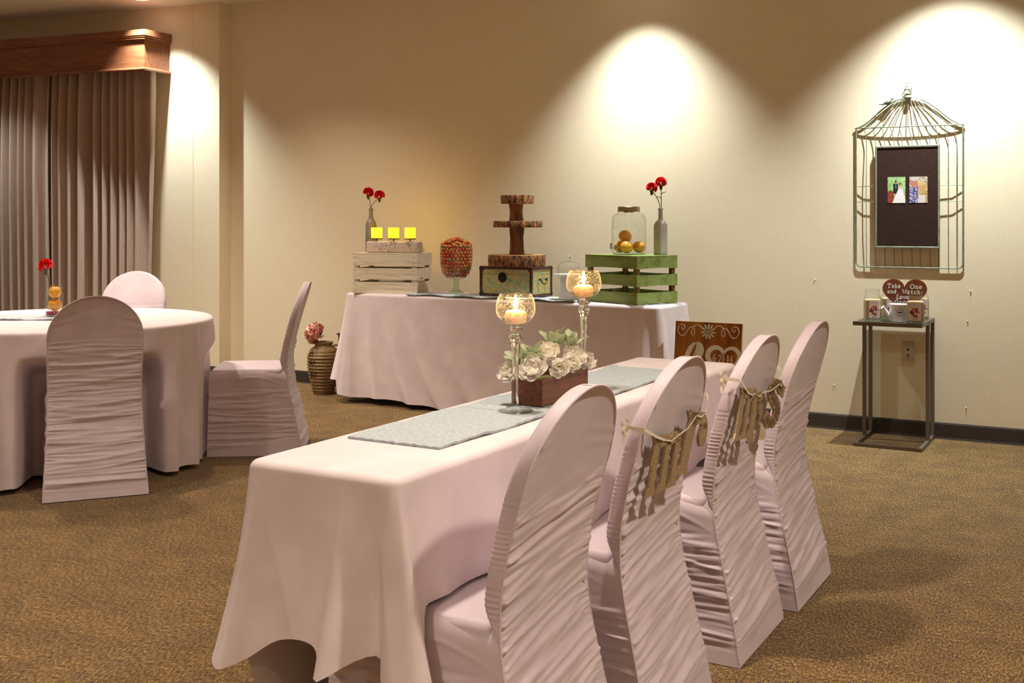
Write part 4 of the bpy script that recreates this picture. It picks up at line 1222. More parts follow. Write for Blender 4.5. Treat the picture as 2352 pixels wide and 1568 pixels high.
# ================================================================== FLOWER BOX
FX, FY = -1.463, 2.905
fb = empty('flower_box', (FX, FY, RZ), math.radians(-1), 'dark walnut rectangular planter box on the grey runner', 'planter')
bw, bl, bh, bt = .098, .285, .074, .008
for s in (-1, 1):
    MB().box((s * (bw / 2 - bt / 2), 0, bh / 2), (bt, bl, bh)).build('long_side', M['box_wood'], fb, bevel=.001, seg=1)
    MB().box((0, s * (bl / 2 - bt / 2), bh / 2), (bw - 2 * bt, bt, bh)).build('end_board', M['box_wood'], fb, bevel=.001, seg=1)
MB().box((0, 0, .006), (bw - 2 * bt, bl - 2 * bt, .010)).build('bottom_board', M['box_wood'], fb)
MB().box((0, 0, .045), (bw - 2 * bt, bl - 2 * bt, .03)).build('soil', M['leaf_dark'], fb)
zt = RZ + bh
BG = 'cream flowers in the planter box'
for k, (dx, dy, dz, r, rx, ry, lab) in enumerate([
    (.008, -.128, .018, .048, .75, .35, 'large full cream flower spilling over the planter front corner'),
    (-.052, -.140, .008, .040, .8, -.5, 'cream flower drooping behind the clear goblet stem'),
    (.004, -.020, .048, .043, .5, .15, 'round cream flower standing high in the middle of planter'),
    (.052, -.050, .018, .032, .9, .8, 'small cream flower leaning over the planter long side'),
    (.040, .040, .020, .038, .5, .8, 'blush cream flower low on the long side of planter'),
    (.030, .085, .030, .042, .45, .7, 'pale ruffled cream flower between planter and amber goblet'),
    (.048, .130, .016, .032, .6, .9, 'yellowish cream flower at the planter end by amber goblet')]):
    blossom('cream_flower', (FX + dx, FY + dy, zt + dz), r, (rx, ry, 0), lab, BG, PET, 20 + k, 26)
def lobed_leaf_mesh(seed):
    rng = random.Random(seed)
    n = 40; V = [(0, 0, 0)]; 
    out = []
    for i in range(n + 1):
        f = i / n; a = (f - .5) * 2 * 2.1
        r = .55 + .45 * math.cos(a * .75) + .17 * math.cos(a * 6.0) 
        r *= .62
        out.append((math.sin(a) * r * .75, .35 + math.cos(a) * r, 0))
    V = []; F = []
    c = (0, .40, -.07)
    V.append(c)
    for (x, y, z) in out:
        V.append(((c[0] + x) / 2, (c[1] + y) / 2, -.02 + .05 * abs(x)))
    for (x, y, z) in out:
        V.append((x, y, .10 * math.sin(x * 6) + .14 * x * x + .05 * math.cos(y * 9)))
    for i in range(n):
        F.append((0, 1 + i, 2 + i)); F.append((1 + i, n + 2 + i, n + 3 + i, 2 + i))
    me = bpy.data.meshes.new('leaf'); me.from_pydata(V, [], F); me.update()
    me.polygons.foreach_set('use_smooth', [True] * len(me.polygons))
    return me
LEAF = [lobed_leaf_mesh(k) for k in range(2)]
LEAFD = [m.copy() for m in LEAF]
for m in LEAF: m.materials.append(M['leaf'])
for m in LEAFD: m.materials.append(M['leaf_dark'])
def sprig(loc, size, n, label, seed, dark=0, up=.7):
    rg = random.Random(seed)
    t = empty('leafy_sprig', loc, 0, label, 'leaves', 'leafy sprigs in the planter box')
    MB().tube([(0, 0, -size * .8), (0, 0, 0), (.002, 0, size * .3)], .002, 6).build('stem', M['stem'], t)
    for i in range(n):
        o = bpy.data.objects.new('leaf', (LEAFD if i < dark else LEAF)[i % 2]); COL.objects.link(o); o.parent = t
        sc = size * rg.uniform(.75, 1.15) * (.6 if i < dark else 1)
        o.matrix_local = Matrix.Translation((0, 0, size * .1 * rg.random())) @ Matrix.Rotation(i * 2 * PI / n + rg.uniform(-.4, .4), 4, 'Z') @ Matrix.Rotation(up + rg.uniform(-.35, .45), 4, 'X') @ Matrix.Scale(sc, 4)
sprig((FX - .022, FY - .085, zt + .040), .062, 6, 'sage green lobed leaves behind the large cream flower', 1, 1, .55)
sprig((FX - .034, FY - .128, zt + .040), .050, 5, 'sage green leaves beside the clear goblet stem', 2, 0, .6)
sprig((FX - .036, FY - .044, zt + .052), .044, 5, 'small olive and sage leaves in the middle of planter', 3, 2, .8)
sprig((FX - .012, FY + .045, zt + .070), .055, 7, 'tall pale sage leaves topmost in the planter', 4, 0, .95)
sprig((FX + .015, FY + .100, zt + .062), .058, 6, 'pale sage leaves at the planter end by amber goblet', 5, 1, .8)
for k, (dx, dy, dz) in enumerate([(.026, -.022, .020), (.037, -.010, .012), (.024, -.006, .034), (.030, -.036, .008), (.012, -.036, .016)]):
    b_ = empty('berry', (FX + dx, FY + dy, zt + dz), 0, 'small round grey-green berry among the planter flowers', 'berry', 'berries in the planter box')
    b_.rotation_euler = (.4, .8, 0)
    MB().lathe([(.0004, -.0085), (.006, -.0062), (.0085, 0), (.0065, .0058), (.003, .0075), (.0004, .0080)], 14).build('fruit_body', M['berry'], b_)
    MB().lathe([(.0035, .0068), (.0030, .0092), (.0005, .0096)], 8).build('crown', M['leaf_dark'], b_)

# ================================================================== LETTER SIGNS ON CHAIRS
def letter_parts(ch):
    """list of polygons (x, z) for blackletter-like glyphs, unit height about 1; returns polys and advance"""
    def stem(x, slant=-.10, w=.20, top=1.0, bot=0.0, foot=True):
        P = [(x + slant * -0 , top), (x + w, top - .04), (x + w + slant * .9, bot + .14)]
        P += [(x + w + slant + .07, bot), (x + slant - .07, bot), (x + slant + .01, bot + .14)] if foot else [(x + w + slant, bot), (x + slant, bot)]
        return P
    def arch(x0, x1, z, h, th):
        n = 8; o = []; i_ = []
        for k in range(n + 1):
            a = PI * (1 - k / n); cx = (x0 + x1) / 2; rx = (x1 - x0) / 2
            o.append((cx + rx * math.cos(a), z + h * math.sin(a))); i_.append((cx + (rx - th * .75) * math.cos(a), z + (h - th) * math.sin(a)))
        return [(o[k], o[k + 1], i_[k + 1], i_[k]) for k in range(n)]
    if ch == 'm':
        P = [stem(.06, w=.18), stem(.46, w=.17, top=.88), stem(.84, w=.17, top=.84)]
        P += arch(.16, .63, .79, .21, .20) + arch(.54, 1.01, .77, .21, .20)
        P.append([(-.02, 1.02), (.10, .98), (.26, 1.0), (.20, .82), (.06, .86)])
        return P, 1.08
    if ch == 'r':
        P = [stem(.10, w=.24)]
        P.append([(-.02, .98), (.10, .96), (.34, 1.0), (.30, .80), (.10, .84)])
        P += arch(.16, .72, .74, .26, .20)
        n = 14
        P.append([(.62 + .13 * math.cos(2 * PI * k / n), .64 + .20 * math.sin(2 * PI * k / n)) for k in range(n)])
        return P, .86
    if ch == 's':
        # ribbon shaped s with blunt diamond ends
        c = [(.58, .78), (.46, .90), (.28, .93), (.15, .82), (.17, .68), (.34, .56), (.50, .42), (.52, .24), (.38, .08), (.18, .08), (.08, .24)]
        w = [.26, .20, .20, .24, .26, .27, .27, .26, .22, .20, .26]
        P = []
        for k in range(len(c) - 1):
            (x0, z0), (x1, z1) = c[k], c[k + 1]; l = math.hypot(x1 - x0, z1 - z0); nx, nz = -(z1 - z0) / l, (x1 - x0) / l
            a, b = w[k] / 2, w[k + 1] / 2
            P.append([(x0 + nx * a, z0 + nz * a), (x1 + nx * b, z1 + nz * b), (x1 - nx * b, z1 - nz * b), (x0 - nx * a, z0 - nz * a)])
        for (x, z) in c[1:-1]:
            P.append([(x + .115 * math.cos(2 * PI * k / 10), z + .115 * math.sin(2 * PI * k / 10)) for k in range(10)])
        P.append([(.50, .92), (.72, .86), (.68, .62), (.50, .72)])
        P.append([(.10, .36), (.22, .22), (.10, .06), (-.04, .18)])
        return P, .74
def back_frame(ci, u, z, off):
    """point off metres behind the back panel of a head-table chair; u metres along the table"""
    yb = float(back_y(np.array([z]))[0])
    return Vector((HEADC[ci][0] - yb + off, HEADC[ci][1] + u, z))
def letter_sign(chair_y, letters, label):
    top = back_frame(chair_y, 0, letters[0][2], .014)
    t = empty('letter_sign', top, 0, label, 'letter sign', 'glitter letter signs on chairs')
    holes = []
    for (ch, u, z, h, rot, wid, yaw) in letters:
        polys, adv = letter_parts(ch)
        zm = z + h * .5
        dyb = float((back_y(np.array([zm + .05])) - back_y(np.array([zm - .05])))[0]) / .1
        lean = .35 * math.atan(-dyb)           # the letters hang nearly plumb from their ribbon
        p = back_frame(chair_y, u, z + h * .92, .010); p.z = z; p.x -= math.tan(lean) * h * .92
        X = Vector((0, 1, 0)); Yv = Vector((1, 0, 0))
        # local x -> world +Y, local -y -> world +X (outwards), local z up with lean
        R_ = Matrix(((0, -1, 0), (1, 0, 0), (0, 0, 1))).to_4x4()
        Ml = Matrix.Translation(p - Vector(top)) @ Matrix.Rotation(yaw, 4, 'Z') @ Matrix.Rotation(lean, 4, 'Y') @ R_ @ Matrix.Rotation(rot, 4, 'Y')
        mb = MB()
        for pol in polys:
            mb.prism([(x * wid, zz * h) for (x, zz) in pol], -.006, 0.0)
        o = mb.build('letter', M['glitter'], t, smooth=False); o.matrix_local = Ml
        o['label'] = 'gold glitter letter ' + ch
        mb = MB()
        for pol in polys:
            cx = sum(q[0] for q in pol) / len(pol); cz = sum(q[1] for q in pol) / len(pol)
            mb.prism([((cx + (x - cx) * 1.0) * wid, (cz + (zz - cz) * 1.0) * h) for (x, zz) in pol], 0.0, .0015)
        o2 = mb.build('letter_backing', M['glitter_edge'], t, smooth=False); o2.matrix_local = Ml
        holes.append([Ml @ Vector((x * wid, -.0075, zz * h)) for (x, zz) in (((.36, .90), (.78, .88)) if ch == 'm' else (((.26, .93), (.52, .97)) if ch == 'r' else ((.42, .93), (.52, .90))))])
        for q in holes[-1]:
            MB().lathe([(.0045, -.001), (.005, .0), (.004, .001), (.003, .0)], 12, Matrix.Translation(q) @ Matrix.Rotation(PI / 2, 4, 'Y'), False, False).build('eyelet', M['chrome'], t)
    def rib(pts, w=.008, nm='ribbon', nrm=(1, 0, 0)):
        P = [Vector(p) for p in pts]; N = Vector(nrm); V = []; F = []; m = len(P)
        for k in range(m):
            tg = (P[min(k + 1, m - 1)] - P[max(k - 1, 0)]).normalized(); wv = tg.cross(N)
            wv = wv.normalized() * w / 2 if wv.length > 1e-4 else Vector((0, 0, w / 2))
            for q in (P[k] + wv + N * .0005, P[k] - wv + N * .0005, P[k] - wv - N * .0005, P[k] + wv - N * .0005): V.append(tuple(q))
        for k in range(m - 1):
            for l in range(4): F.append((4 * k + l, 4 * k + (l + 1) % 4, 4 * k + 4 + (l + 1) % 4, 4 * k + 4 + l))
        F += [(0, 1, 2, 3), (4 * m - 1, 4 * m - 2, 4 * m - 3, 4 * m - 4)]
        return MB().add(V, F).build(nm, M['ribbon'], t)
    allh = [q for h_ in holes for q in h_]
    for a, b in zip(allh[:-1], allh[1:]):
        mid = (a + b) / 2 + Vector((.003, 0, -.006)); rib([a, mid, b], .004)
    tv = Vector(top)
    zl = allh[0].z + tv.z + .045
    wl = float(back_w(np.array([zl]))[0])
    L1 = back_frame(chair_y, -wl - .004, zl, .003) - tv
    L0 = L1 + Vector((-.044, -.002, .004))
    rib([allh[0], allh[0] * .5 + L1 * .5 + Vector((.006, 0, -.004)), L1 + Vector((.003, .002, 0))], .007)
    rib([L1 + Vector((.003, -.001, 0)), L1 * .5 + L0 * .5 + Vector((0, -.003, 0)), L0], .010, nrm=(0, -1, 0))
    zr = min(.80, allh[-1].z + tv.z + .06); wr = float(back_w(np.array([zr]))[0])
    R1 = back_frame(chair_y, wr + .004, zr, .003) - tv
    rib([allh[-1], allh[-1] * .5 + R1 * .5 + Vector((.008, 0, 0)), R1 + Vector((.003, 0, 0))], .007)
    rib([R1 + Vector((.003, .001, 0)), R1 + Vector((-.044, .002, .004))], .010, nrm=(0, 1, 0))
    # bow on the front edge
    for sgn in (-1, 1):
        pts = [L0 + Vector((-.006 * math.sin(a) * (1 if sgn > 0 else .6) - .002, -.003 - .006 * math.sin(a), sgn * .0095 * (1 - math.cos(a)))) for a in np.linspace(0, PI * 1.9, 14)]
        rib(pts, .007, 'bow_loop', (.3, -1, 0))
    rib([L0, L0 + Vector((-.006, -.006, -.028)), L0 + Vector((-.004, -.008, -.042))], .007, 'ribbon_tail', (.3, -1, 0))
letter_sign(1, [('m', -.150, .600, .145, .03, .175, -.03), ('r', .025, .622, .165, .20, .185, -.10)], 'gold glitter letters mr tied with ivory ribbon on a chair back')
letter_sign(2, [('m', -.205, .640, .150, .08, .150, -.04), ('r', -.045, .605, .150, .06, .150, .0), ('s', .085, .632, .146, .10, .135, -.28)], 'gold glitter letters mrs tied with ivory ribbon on a chair back')

# ================================================================== WOOD SIGN BESIDE DESSERT TABLE
SGX, SGY, SGW, SGH = -2.142, 6.19, .405, .685
sg = empty('wooden_sign', (SGX, SGY, 0), math.radians(-2), 'stained plank sign with white heart, flourish and date beside the dessert table', 'sign')
lean = math.radians(-7)
SM = Matrix.Rotation(lean, 4, 'X')
def sgpart(mb, nm, mat, bev=0): 
    o = mb.build(nm, mat, sg, smooth=False, bevel=bev); o.matrix_local = SM; return o
pw = SGW / 3
for k in range(3):
    sgpart(MB().box((-SGW / 2 + pw * (k + .5), 0, SGH / 2), (pw - .0012, .016, SGH)), 'plank', M['sign_wood'], .0015)
for z in (.12, SGH - .12):
    sgpart(MB().box((0, .015, z), (SGW - .06, .014, .05)), 'cleat', M['sign_wood'])
MB().tube([(0, -SGH * math.sin(lean) * .8 * 1.0 + .02, SGH * .8), (0, .30, .0)], .009, 8).build('prop_leg', M['sign_wood'], sg)
yf0, yf1 = -.0095, -.0075
def ink(pts, w): sgpart(MB().stroke(pts, w, yf0, yf1), 'painted_stroke', M['white_paint'])
# photo pixels on the sign face -> sign metres
def sp(px, py): return ((px - 1020) / 1230 * SGW, SGH - (py - 490) / 1230 * SGW * 1.02)
for c in (1, -1):
    mir = (lambda p: p) if c == 1 else (lambda p: (-p[0], p[1]))
    raw = [(920, 600), (880, 570), (820, 545), (760, 572), (722, 630), (712, 690), (738, 722), (768, 690), (768, 625), (735, 590), (690, 590), (645, 640), (610, 700), (560, 740), (505, 728), (468, 680), (462, 610), (490, 565), (540, 548), (580, 575), (580, 620), (550, 635), (525, 610), (538, 592)]
    P = []
    for i in range(len(raw) - 1):
        p0 = raw[max(i - 1, 0)]; p1 = raw[i]; p2 = raw[i + 1]; p3 = raw[min(i + 2, len(raw) - 1)]
        for f in (0, .25, .5, .75):
            q = [0.5 * ((2 * p1[k]) + (-p0[k] + p2[k]) * f + (2 * p0[k] - 5 * p1[k] + 4 * p2[k] - p3[k]) * f * f + (-p0[k] + 3 * p1[k] - 3 * p2[k] + p3[k]) * f ** 3) for k in (0, 1)]
            P.append(q)
    P.append(raw[-1])
    ink([mir(sp(*q)) for q in P], .0042)
fc = sp(1025, 650)
for k in range(11):
    a = k * 2 * PI / 11 + PI / 2
    d0, d1 = .012, .044
    n_ = 8; P = []; W_ = []
    for i in range(n_ + 1):
        f = i / n_; r = d0 + (d1 - d0) * f
        P.append((fc[0] + r * math.cos(a), fc[1] + r * math.sin(a))); W_.append(.0025 + .0095 * math.sin(min(1, f * .95 + .02) * PI) ** .6 * f ** .5)
    ink(P, W_)
sgpart(MB().prism([(fc[0] + .007 * math.cos(2 * PI * k / 14), fc[1] + .007 * math.sin(2 * PI * k / 14)) for k in range(14)], yf0, yf1), 'flower_centre', M['white_paint'])
# big script letter: thick loop
raw = [(610, 1240), (620, 1120), (655, 1010), (700, 920), (760, 862), (830, 850), (895, 890), (925, 970), (915, 1050), (870, 1110), (800, 1135), (745, 1110), (740, 1040), (760, 960), (800, 880)]
ink([sp(*q) for q in [(600, 1300), (625, 1150), (665, 1030), (710, 940), (770, 868), (820, 852)]], [.024, .026, .028, .028, .016, .006])
ink([sp(*q) for q in [(790, 850), (850, 862), (885, 905), (898, 975), (880, 1045), (835, 1100), (770, 1128), (740, 1125)]], [.006, .022, .036, .042, .040, .030, .014, .006])
ink([sp(*q) for q in [(815, 865), (828, 920), (815, 990), (780, 1070), (745, 1120)]], [.004, .008, .009, .008, .005])
# heart outline, thick and thin
for c in (-1, 1):
    P = []; W_ = []
    for a in np.linspace(0, PI, 26):
        x = 16 * math.sin(a) ** 3; z = 13 * math.cos(a) - 5 * math.cos(2 * a) - 2 * math.cos(3 * a) - math.cos(4 * a)
        b = sp(1320 + c * x / 16 * 285, 1120 - z * 17.5)
        P.append(b); W_.append(.004 + .022 * math.sin(min(1, a / PI * 1.05) * PI) ** .8 * (1.15 if c < 0 else .85))
    ink(P, W_)
DIG = {'6': [[(.8, .95), (.45, 1.0), (.15, .75), (.08, .35), (.25, .05), (.55, 0), (.85, .2), (.8, .5), (.5, .6), (.15, .42)]],
       '2': [[(.1, .75), (.2, .95), (.5, 1.02), (.8, .85), (.78, .6), (.45, .3), (.1, .02)], [(.1, .04), (.5, .08), (.95, 0)]],
       '1': [[(.2, .8), (.5, 1.0), (.5, .02)], [(.25, .02), (.75, .02)]],
       '4': [[(.62, 0), (.62, 1.0), (.05, .32), (.95, .32)], [(.4, .02), (.85, .02)]],
       '.': [[(.42, .5), (.58, .5)]]}
x0, z0 = sp(1125, 1160); x1, _ = sp(1500, 1160); hh = (sp(0, 1030)[1] - sp(0, 1160)[1])
seq = [('6', 1.0), ('.', .45), ('2', 1.0), ('1', .75), ('.', .45), ('1', .75), ('4', 1.05)]
tw = sum(w for _, w in seq); x = x0
for ch, w in seq:
    cw = (x1 - x0) * w / tw
    for pl in DIG[ch]:
        ink([(x + cw * (.06 + .88 * p[0]), z0 + hh * p[1]) for p in pl], .0042 if ch != '.' else .006)
    x += cw

# ================================================================== URN WITH PEONY
UX, UY = -5.185, 6.60
urn = empty('clay_urn', (UX, UY, 0), 0, 'ribbed brown clay urn on carpet beside the dessert table', 'urn')
prof = []
for z in np.linspace(0, .36, 90):
    r = float(np.interp(z, [0, .02, .10, .20, .28, .325, .35, .36], [.072, .078, .098, .116, .118, .100, .066, .060]))
    prof.append((r + .0035 * math.sin(z * 2 * PI / .024) * (1 if .02 < z < .31 else 0), z))
MB().lathe(prof, 56, None, True, False).build('body', M['urn'], urn)
MB().lathe([(.060, .355), (.064, .36), (.070, .372), (.072, .38), (.064, .382), (.056, .372), (.054, .35)], 48, None, False, False).build('rim', M['urn'], urn)
for s in (-1,):
    MB().tube([(.075, .02, .355), (.10, .03, .36), (.125, .04, .335), (.118, .03, .30)], .010, 10).build('handle', M['urn'], urn)
rg = random.Random(2)
for row, (zz, a0, n_) in enumerate([(.300, -2.05, 3), (.235, -2.0, 4), (.150, -1.95, 4)]):
    for k in range(n_):
        aa = a0 + k * .15; pts = []
        for i in range(9):
            f = i / 8; ang = aa + .12 * f + .03 * math.sin(f * 9 + k); z = zz + (.016 * math.sin(f * 7 + k * 2 + row) + (.012 if k % 2 else -.008) * math.sin(f * PI))
            r = float(np.interp(z, [p[1] for p in prof], [p[0] for p in prof])) + .001
            pts.append((r * math.cos(ang), r * math.sin(ang), z))
        MB().tube(pts, .0022, 5).build('painted_script', M['black_ink'], urn)
peo = blossom('peony', (UX - .040, UY - .045, .440), .088, (.75, -.35, 0), 'pink and red striped peony bloom in the clay urn', None, PETP, 77, 70, 'flower', True)
po = MB().tube([(UX, UY, .20), (UX - .01, UY - .01, .33), (UX - .035, UY - .04, .41)], .005, 8).build('stem', M['stem'])
po.parent = peo; bpy.context.view_layer.update(); po.matrix_parent_inverse = peo.matrix_world.inverted()
bx = empty('wooden_box', (-5.03, 6.80, 0), 0, 'dark brown tall wooden box standing between urn and wall', 'box')
for k in range(4):
    MB().box((-.087 + k * .058, 0, .21), (.056, .16, .42)).build('board', M['tin_dark'], bx, bevel=.002, seg=1)
MB().box((0, 0, .427), (.245, .175, .014)).build('lid', M['tin_dark'], bx, bevel=.002, seg=1)

# ================================================================== ROUND TABLE CENTREPIECE
JX2, JY2, JZ2 = -5.045, 4.125, RTZ + .0075
mj = empty('mason_jar', (JX2, JY2, JZ2), 0, 'clear glass mason jar with oranges and red pebbles on the round table', 'jar')
MB().lathe([(.038, 0), (.043, .004), (.045, .012), (.045, .11), (.042, .128), (.037, .138), (.037, .142), (.039, .146), (.037, .150), (.039, .155), (.037, .160), (.037, .166)], 48, None, True, False).build('body', M['glass'], mj)
for z in (.146, .155):
    MB().tube([(.0392 * math.cos(a), .0392 * math.sin(a), z) for a in np.linspace(0, 2 * PI, 33)[:-1]], .0014, 5, True).build('thread', M['glass'], mj)
GO2 = 'oranges in the mason jar on the round table'
fruit((JX2 + .007, JY2, JZ2 + .060), .0355, 'orange lower in the mason jar, resting on red pebbles', GO2, 11)
fruit((JX2 + .004, JY2 + .001, JZ2 + .128), .0315, 'orange filling the mouth of the mason jar', GO2, 12, squash=1.02)
rp = random.Random(9); bm = bmesh.new(); bmesh.ops.create_icosphere(bm, subdivisions=2, radius=.0066); pm = bpy.data.meshes.new('pebble'); bm.to_mesh(pm); bm.free()
pm.materials.append(M['berry_red']); pm.polygons.foreach_set('use_smooth', [True] * len(pm.polygons))
for (R_, n_, z) in ((.034, 14, .010), (.019, 8, .010), (.005, 2, .010), (.034, 14, .021), (.018, 7, .020)):
    for k in range(n_):
        a = 2 * PI * (k + rp.random() * .3) / n_ + z * 40
        o = bpy.data.objects.new('red_pebble', pm); COL.objects.link(o); o.location = (JX2 + R_ * math.cos(a), JY2 + R_ * math.sin(a), JZ2 + z); o.scale = (1, 1.1, .8)
        tag(o, 'shiny red pebble at the bottom of the mason jar', 'pebble', 'red pebbles in the mason jar')
carnation((JX2 - .0335, JY2 - .006, JZ2 + .032), (JX2 - .050, JY2 - .012, JZ2 + .266), .040, 'red carnation standing in the mason jar on the round table', 8, None, False, (JX2 - .0315, JY2 - .006, JZ2 + .17), .0018)

# ================================================================== SIDE TABLE
SX0, SX1, SY0, SY1, SZ = -1.375, -1.005, 6.50, 6.952, .700
sc_ = ((SX0 + SX1) / 2, (SY0 + SY1) / 2)
stb = empty('side_table', (*sc_, 0), 0, 'bronze metal side table with glass top against the wall', 'side table')
hx, hy = (SX1 - SX0) / 2, (SY1 - SY0) / 2; tb_ = .020
for s in (-1, 1):
    MB().box((0, s * (hy - tb_ / 2), SZ - .010), (2 * hx, tb_, .022)).build('top_rail', M['bronze'], stb, smooth=False)
    MB().box((s * (hx - tb_ / 2), 0, SZ - .010), (tb_, 2 * hy - 2 * tb_, .022)).build('top_rail', M['bronze'], stb, smooth=False)
    MB().box((s * (hx - tb_ / 2), 0, .010), (tb_, 2 * hy, .020)).build('base_rail', M['bronze'], stb, smooth=False)
    for yy in (hy - tb_ / 2, hy - .185):
        MB().box((s * (hx - tb_ / 2), yy, SZ / 2), (tb_, tb_, SZ - .022)).build('upright', M['bronze'], stb, smooth=False)
MB().box((0, -hy + tb_ / 2, .010), (2 * hx - 2 * tb_, tb_, .020)).build('base_rail', M['bronze'], stb, smooth=False)
MB().box((0, 0, SZ - .003), (2 * hx - 2 * tb_ + .006, 2 * hy - 2 * tb_ + .006, .006)).build('glass_panel', M['tabletop_glass'], stb, smooth=False)
SZ += .002
# seed jars
def vcol_mesh(me, fn, uv):
    ca = me.color_attributes.new('print', 'FLOAT_COLOR', 'POINT')
    dat = []
    for (u, v) in uv: dat += [*fn(u, v), 1]
    ca.data.foreach_set('color', dat)
def flower_print(u, v):
    # lilac lettering band, cluster of pansies on off-white
    c = (.66, .55, .50)
    if .80 < v < .88 and .25 < u < .75 and int(u * 40) % 2: c = (.40, .33, .42)
    rg_ = random.Random(5)
    for k in range(34):
        cx = .5 + rg_.uniform(-.36, .36); cy = .40 + rg_.uniform(-.26, .28); r = rg_.uniform(.05, .11)
        col = rg_.choice([(.16, .02, .12), (.09, .01, .07), (.42, .05, .03), (.55, .12, .02), (.26, .08, .20), (.6, .36, .04), (.30, .02, .05)])
        if ((u - cx) ** 2 + ((v - cy) * 1.25) ** 2) < r * r and (abs(u - .5) + abs(v - .42) < .46): c = col
    if .05 < v < .09 and .3 < u < .7: c = (.3, .22, .2)
    return c
def seed_jar(x, y, rot, label, fill=.115):
    t = empty('seed_jar', (x, y, SZ), rot, label, 'jar', 'seed jars on the side table')
    sq = lambda a, z: 1 + (min(1 / max(abs(math.cos(a)), abs(math.sin(a))), 1.16) - 1) * max(0, min(1, (.135 - z) / .015))
    MB().lathe([(.038, 0), (.043, .004), (.045, .012), (.045, .125), (.042, .138), (.037, .148), (.037, .152), (.039, .156), (.037, .160), (.039, .165), (.038, .172), (.038, .180)], 48, None, True, False, sq).build('glass_body', M['glass'], t)
    MB().lathe([(.045, .001), (.044, .008), (.001, .010)], 40, None, False, False, sq).build('glass_base', M['glass_green'], t)
    MB().lathe([(.040, .012), (.0425, .016), (.0425, fill), (.038, fill + .006), (.001, fill + .004)], 40, None, True, False, sq).build('seed_fill', M['sand'], t)
    nu, nv = 33, 49; L = []; uv = []
    for j in range(nv):
        for i in range(nu):
            u, v = i / (nu - 1), j / (nv - 1)
            a = -PI / 2 + (u - .5) * 1.25
            r = .0462 * sq(a, .06)
            L.append((r * math.cos(a), r * math.sin(a), .018 + .100 * v)); uv.append((u, v))
    me = grid_mesh('packet_label', np.array(L).reshape(nv, nu, 3)); vcol_mesh(me, flower_print, uv)
    link('packet_label', me, M['label'], t)
    return t
seed_jar(-1.285, 6.585, math.radians(24), 'seed jar with pansy label standing by itself near the side table left of watering can spout'.replace(' left of', ' beside'))
seed_jar(-1.046, 6.546, math.radians(6), 'seed jar with pansy label at the front corner beside the watering can body')
seed_jar(-1.225, 6.765, math.radians(30), 'seed jar half hidden behind the watering can spout')
seed_jar(-1.065, 6.81, math.radians(30), 'seed jar hidden behind the front corner seed jar')
# watering can
wc = empty('watering_can', (-1.146, 6.612, SZ), math.radians(20), 'small white enamel watering can with printed emblem on side table', 'watering can')
MB().lathe([(.050, 0), (.052, .004), (.052, .092), (.054, .096), (.051, .098), (.049, .094), (.049, .01), (.001, .008)], 48, None, True, False).build('body', M['tin'], wc)
MB().tube([(-.048, -.01, .022), (-.066, -.014, .045), (-.085, -.018, .072), (-.092, -.02, .080)], [.013, .011, .009, .012], 14).build('spout', M['tin'], wc)
MB().tube([(.050, .01, .082), (.075, .015, .088), (.085, .018, .06), (.072, .015, .025), (.050, .01, .018)], .004, 8).build('handle', M['tin'], wc)
def onc(a, z, off=.0006): r = .052 + off; return (r * math.cos(a), r * math.sin(a), z)
ac = -PI / 2 - .05
for s in (1, -1):
    MB().tube([onc(ac + .42 * math.cos(g), .052 + s * .018 * math.sin(g)) for g in np.linspace(.35, PI - .35, 12)], .0008, 4).build('emblem_line', M['black_ink'], wc)
for k in range(7):
    MB().tube([onc(ac - .24 + k * .07, .050), onc(ac - .22 + k * .07, .050 + .007 + .004 * math.sin(k * 2)), onc(ac - .19 + k * .07, .049)], .0016, 4).build('emblem_mark', M['black_ink'], wc)
for k in range(5):
    MB().tube([onc(ac - .15 + k * .07, .078), onc(ac - .12 + k * .07, .080)], .0009, 4).build('emblem_mark', M['black_ink'], wc)
    MB().tube([onc(ac - .12 + k * .05, .030), onc(ac - .09 + k * .05, .030)], .0009, 4).build('emblem_mark', M['black_ink'], wc)
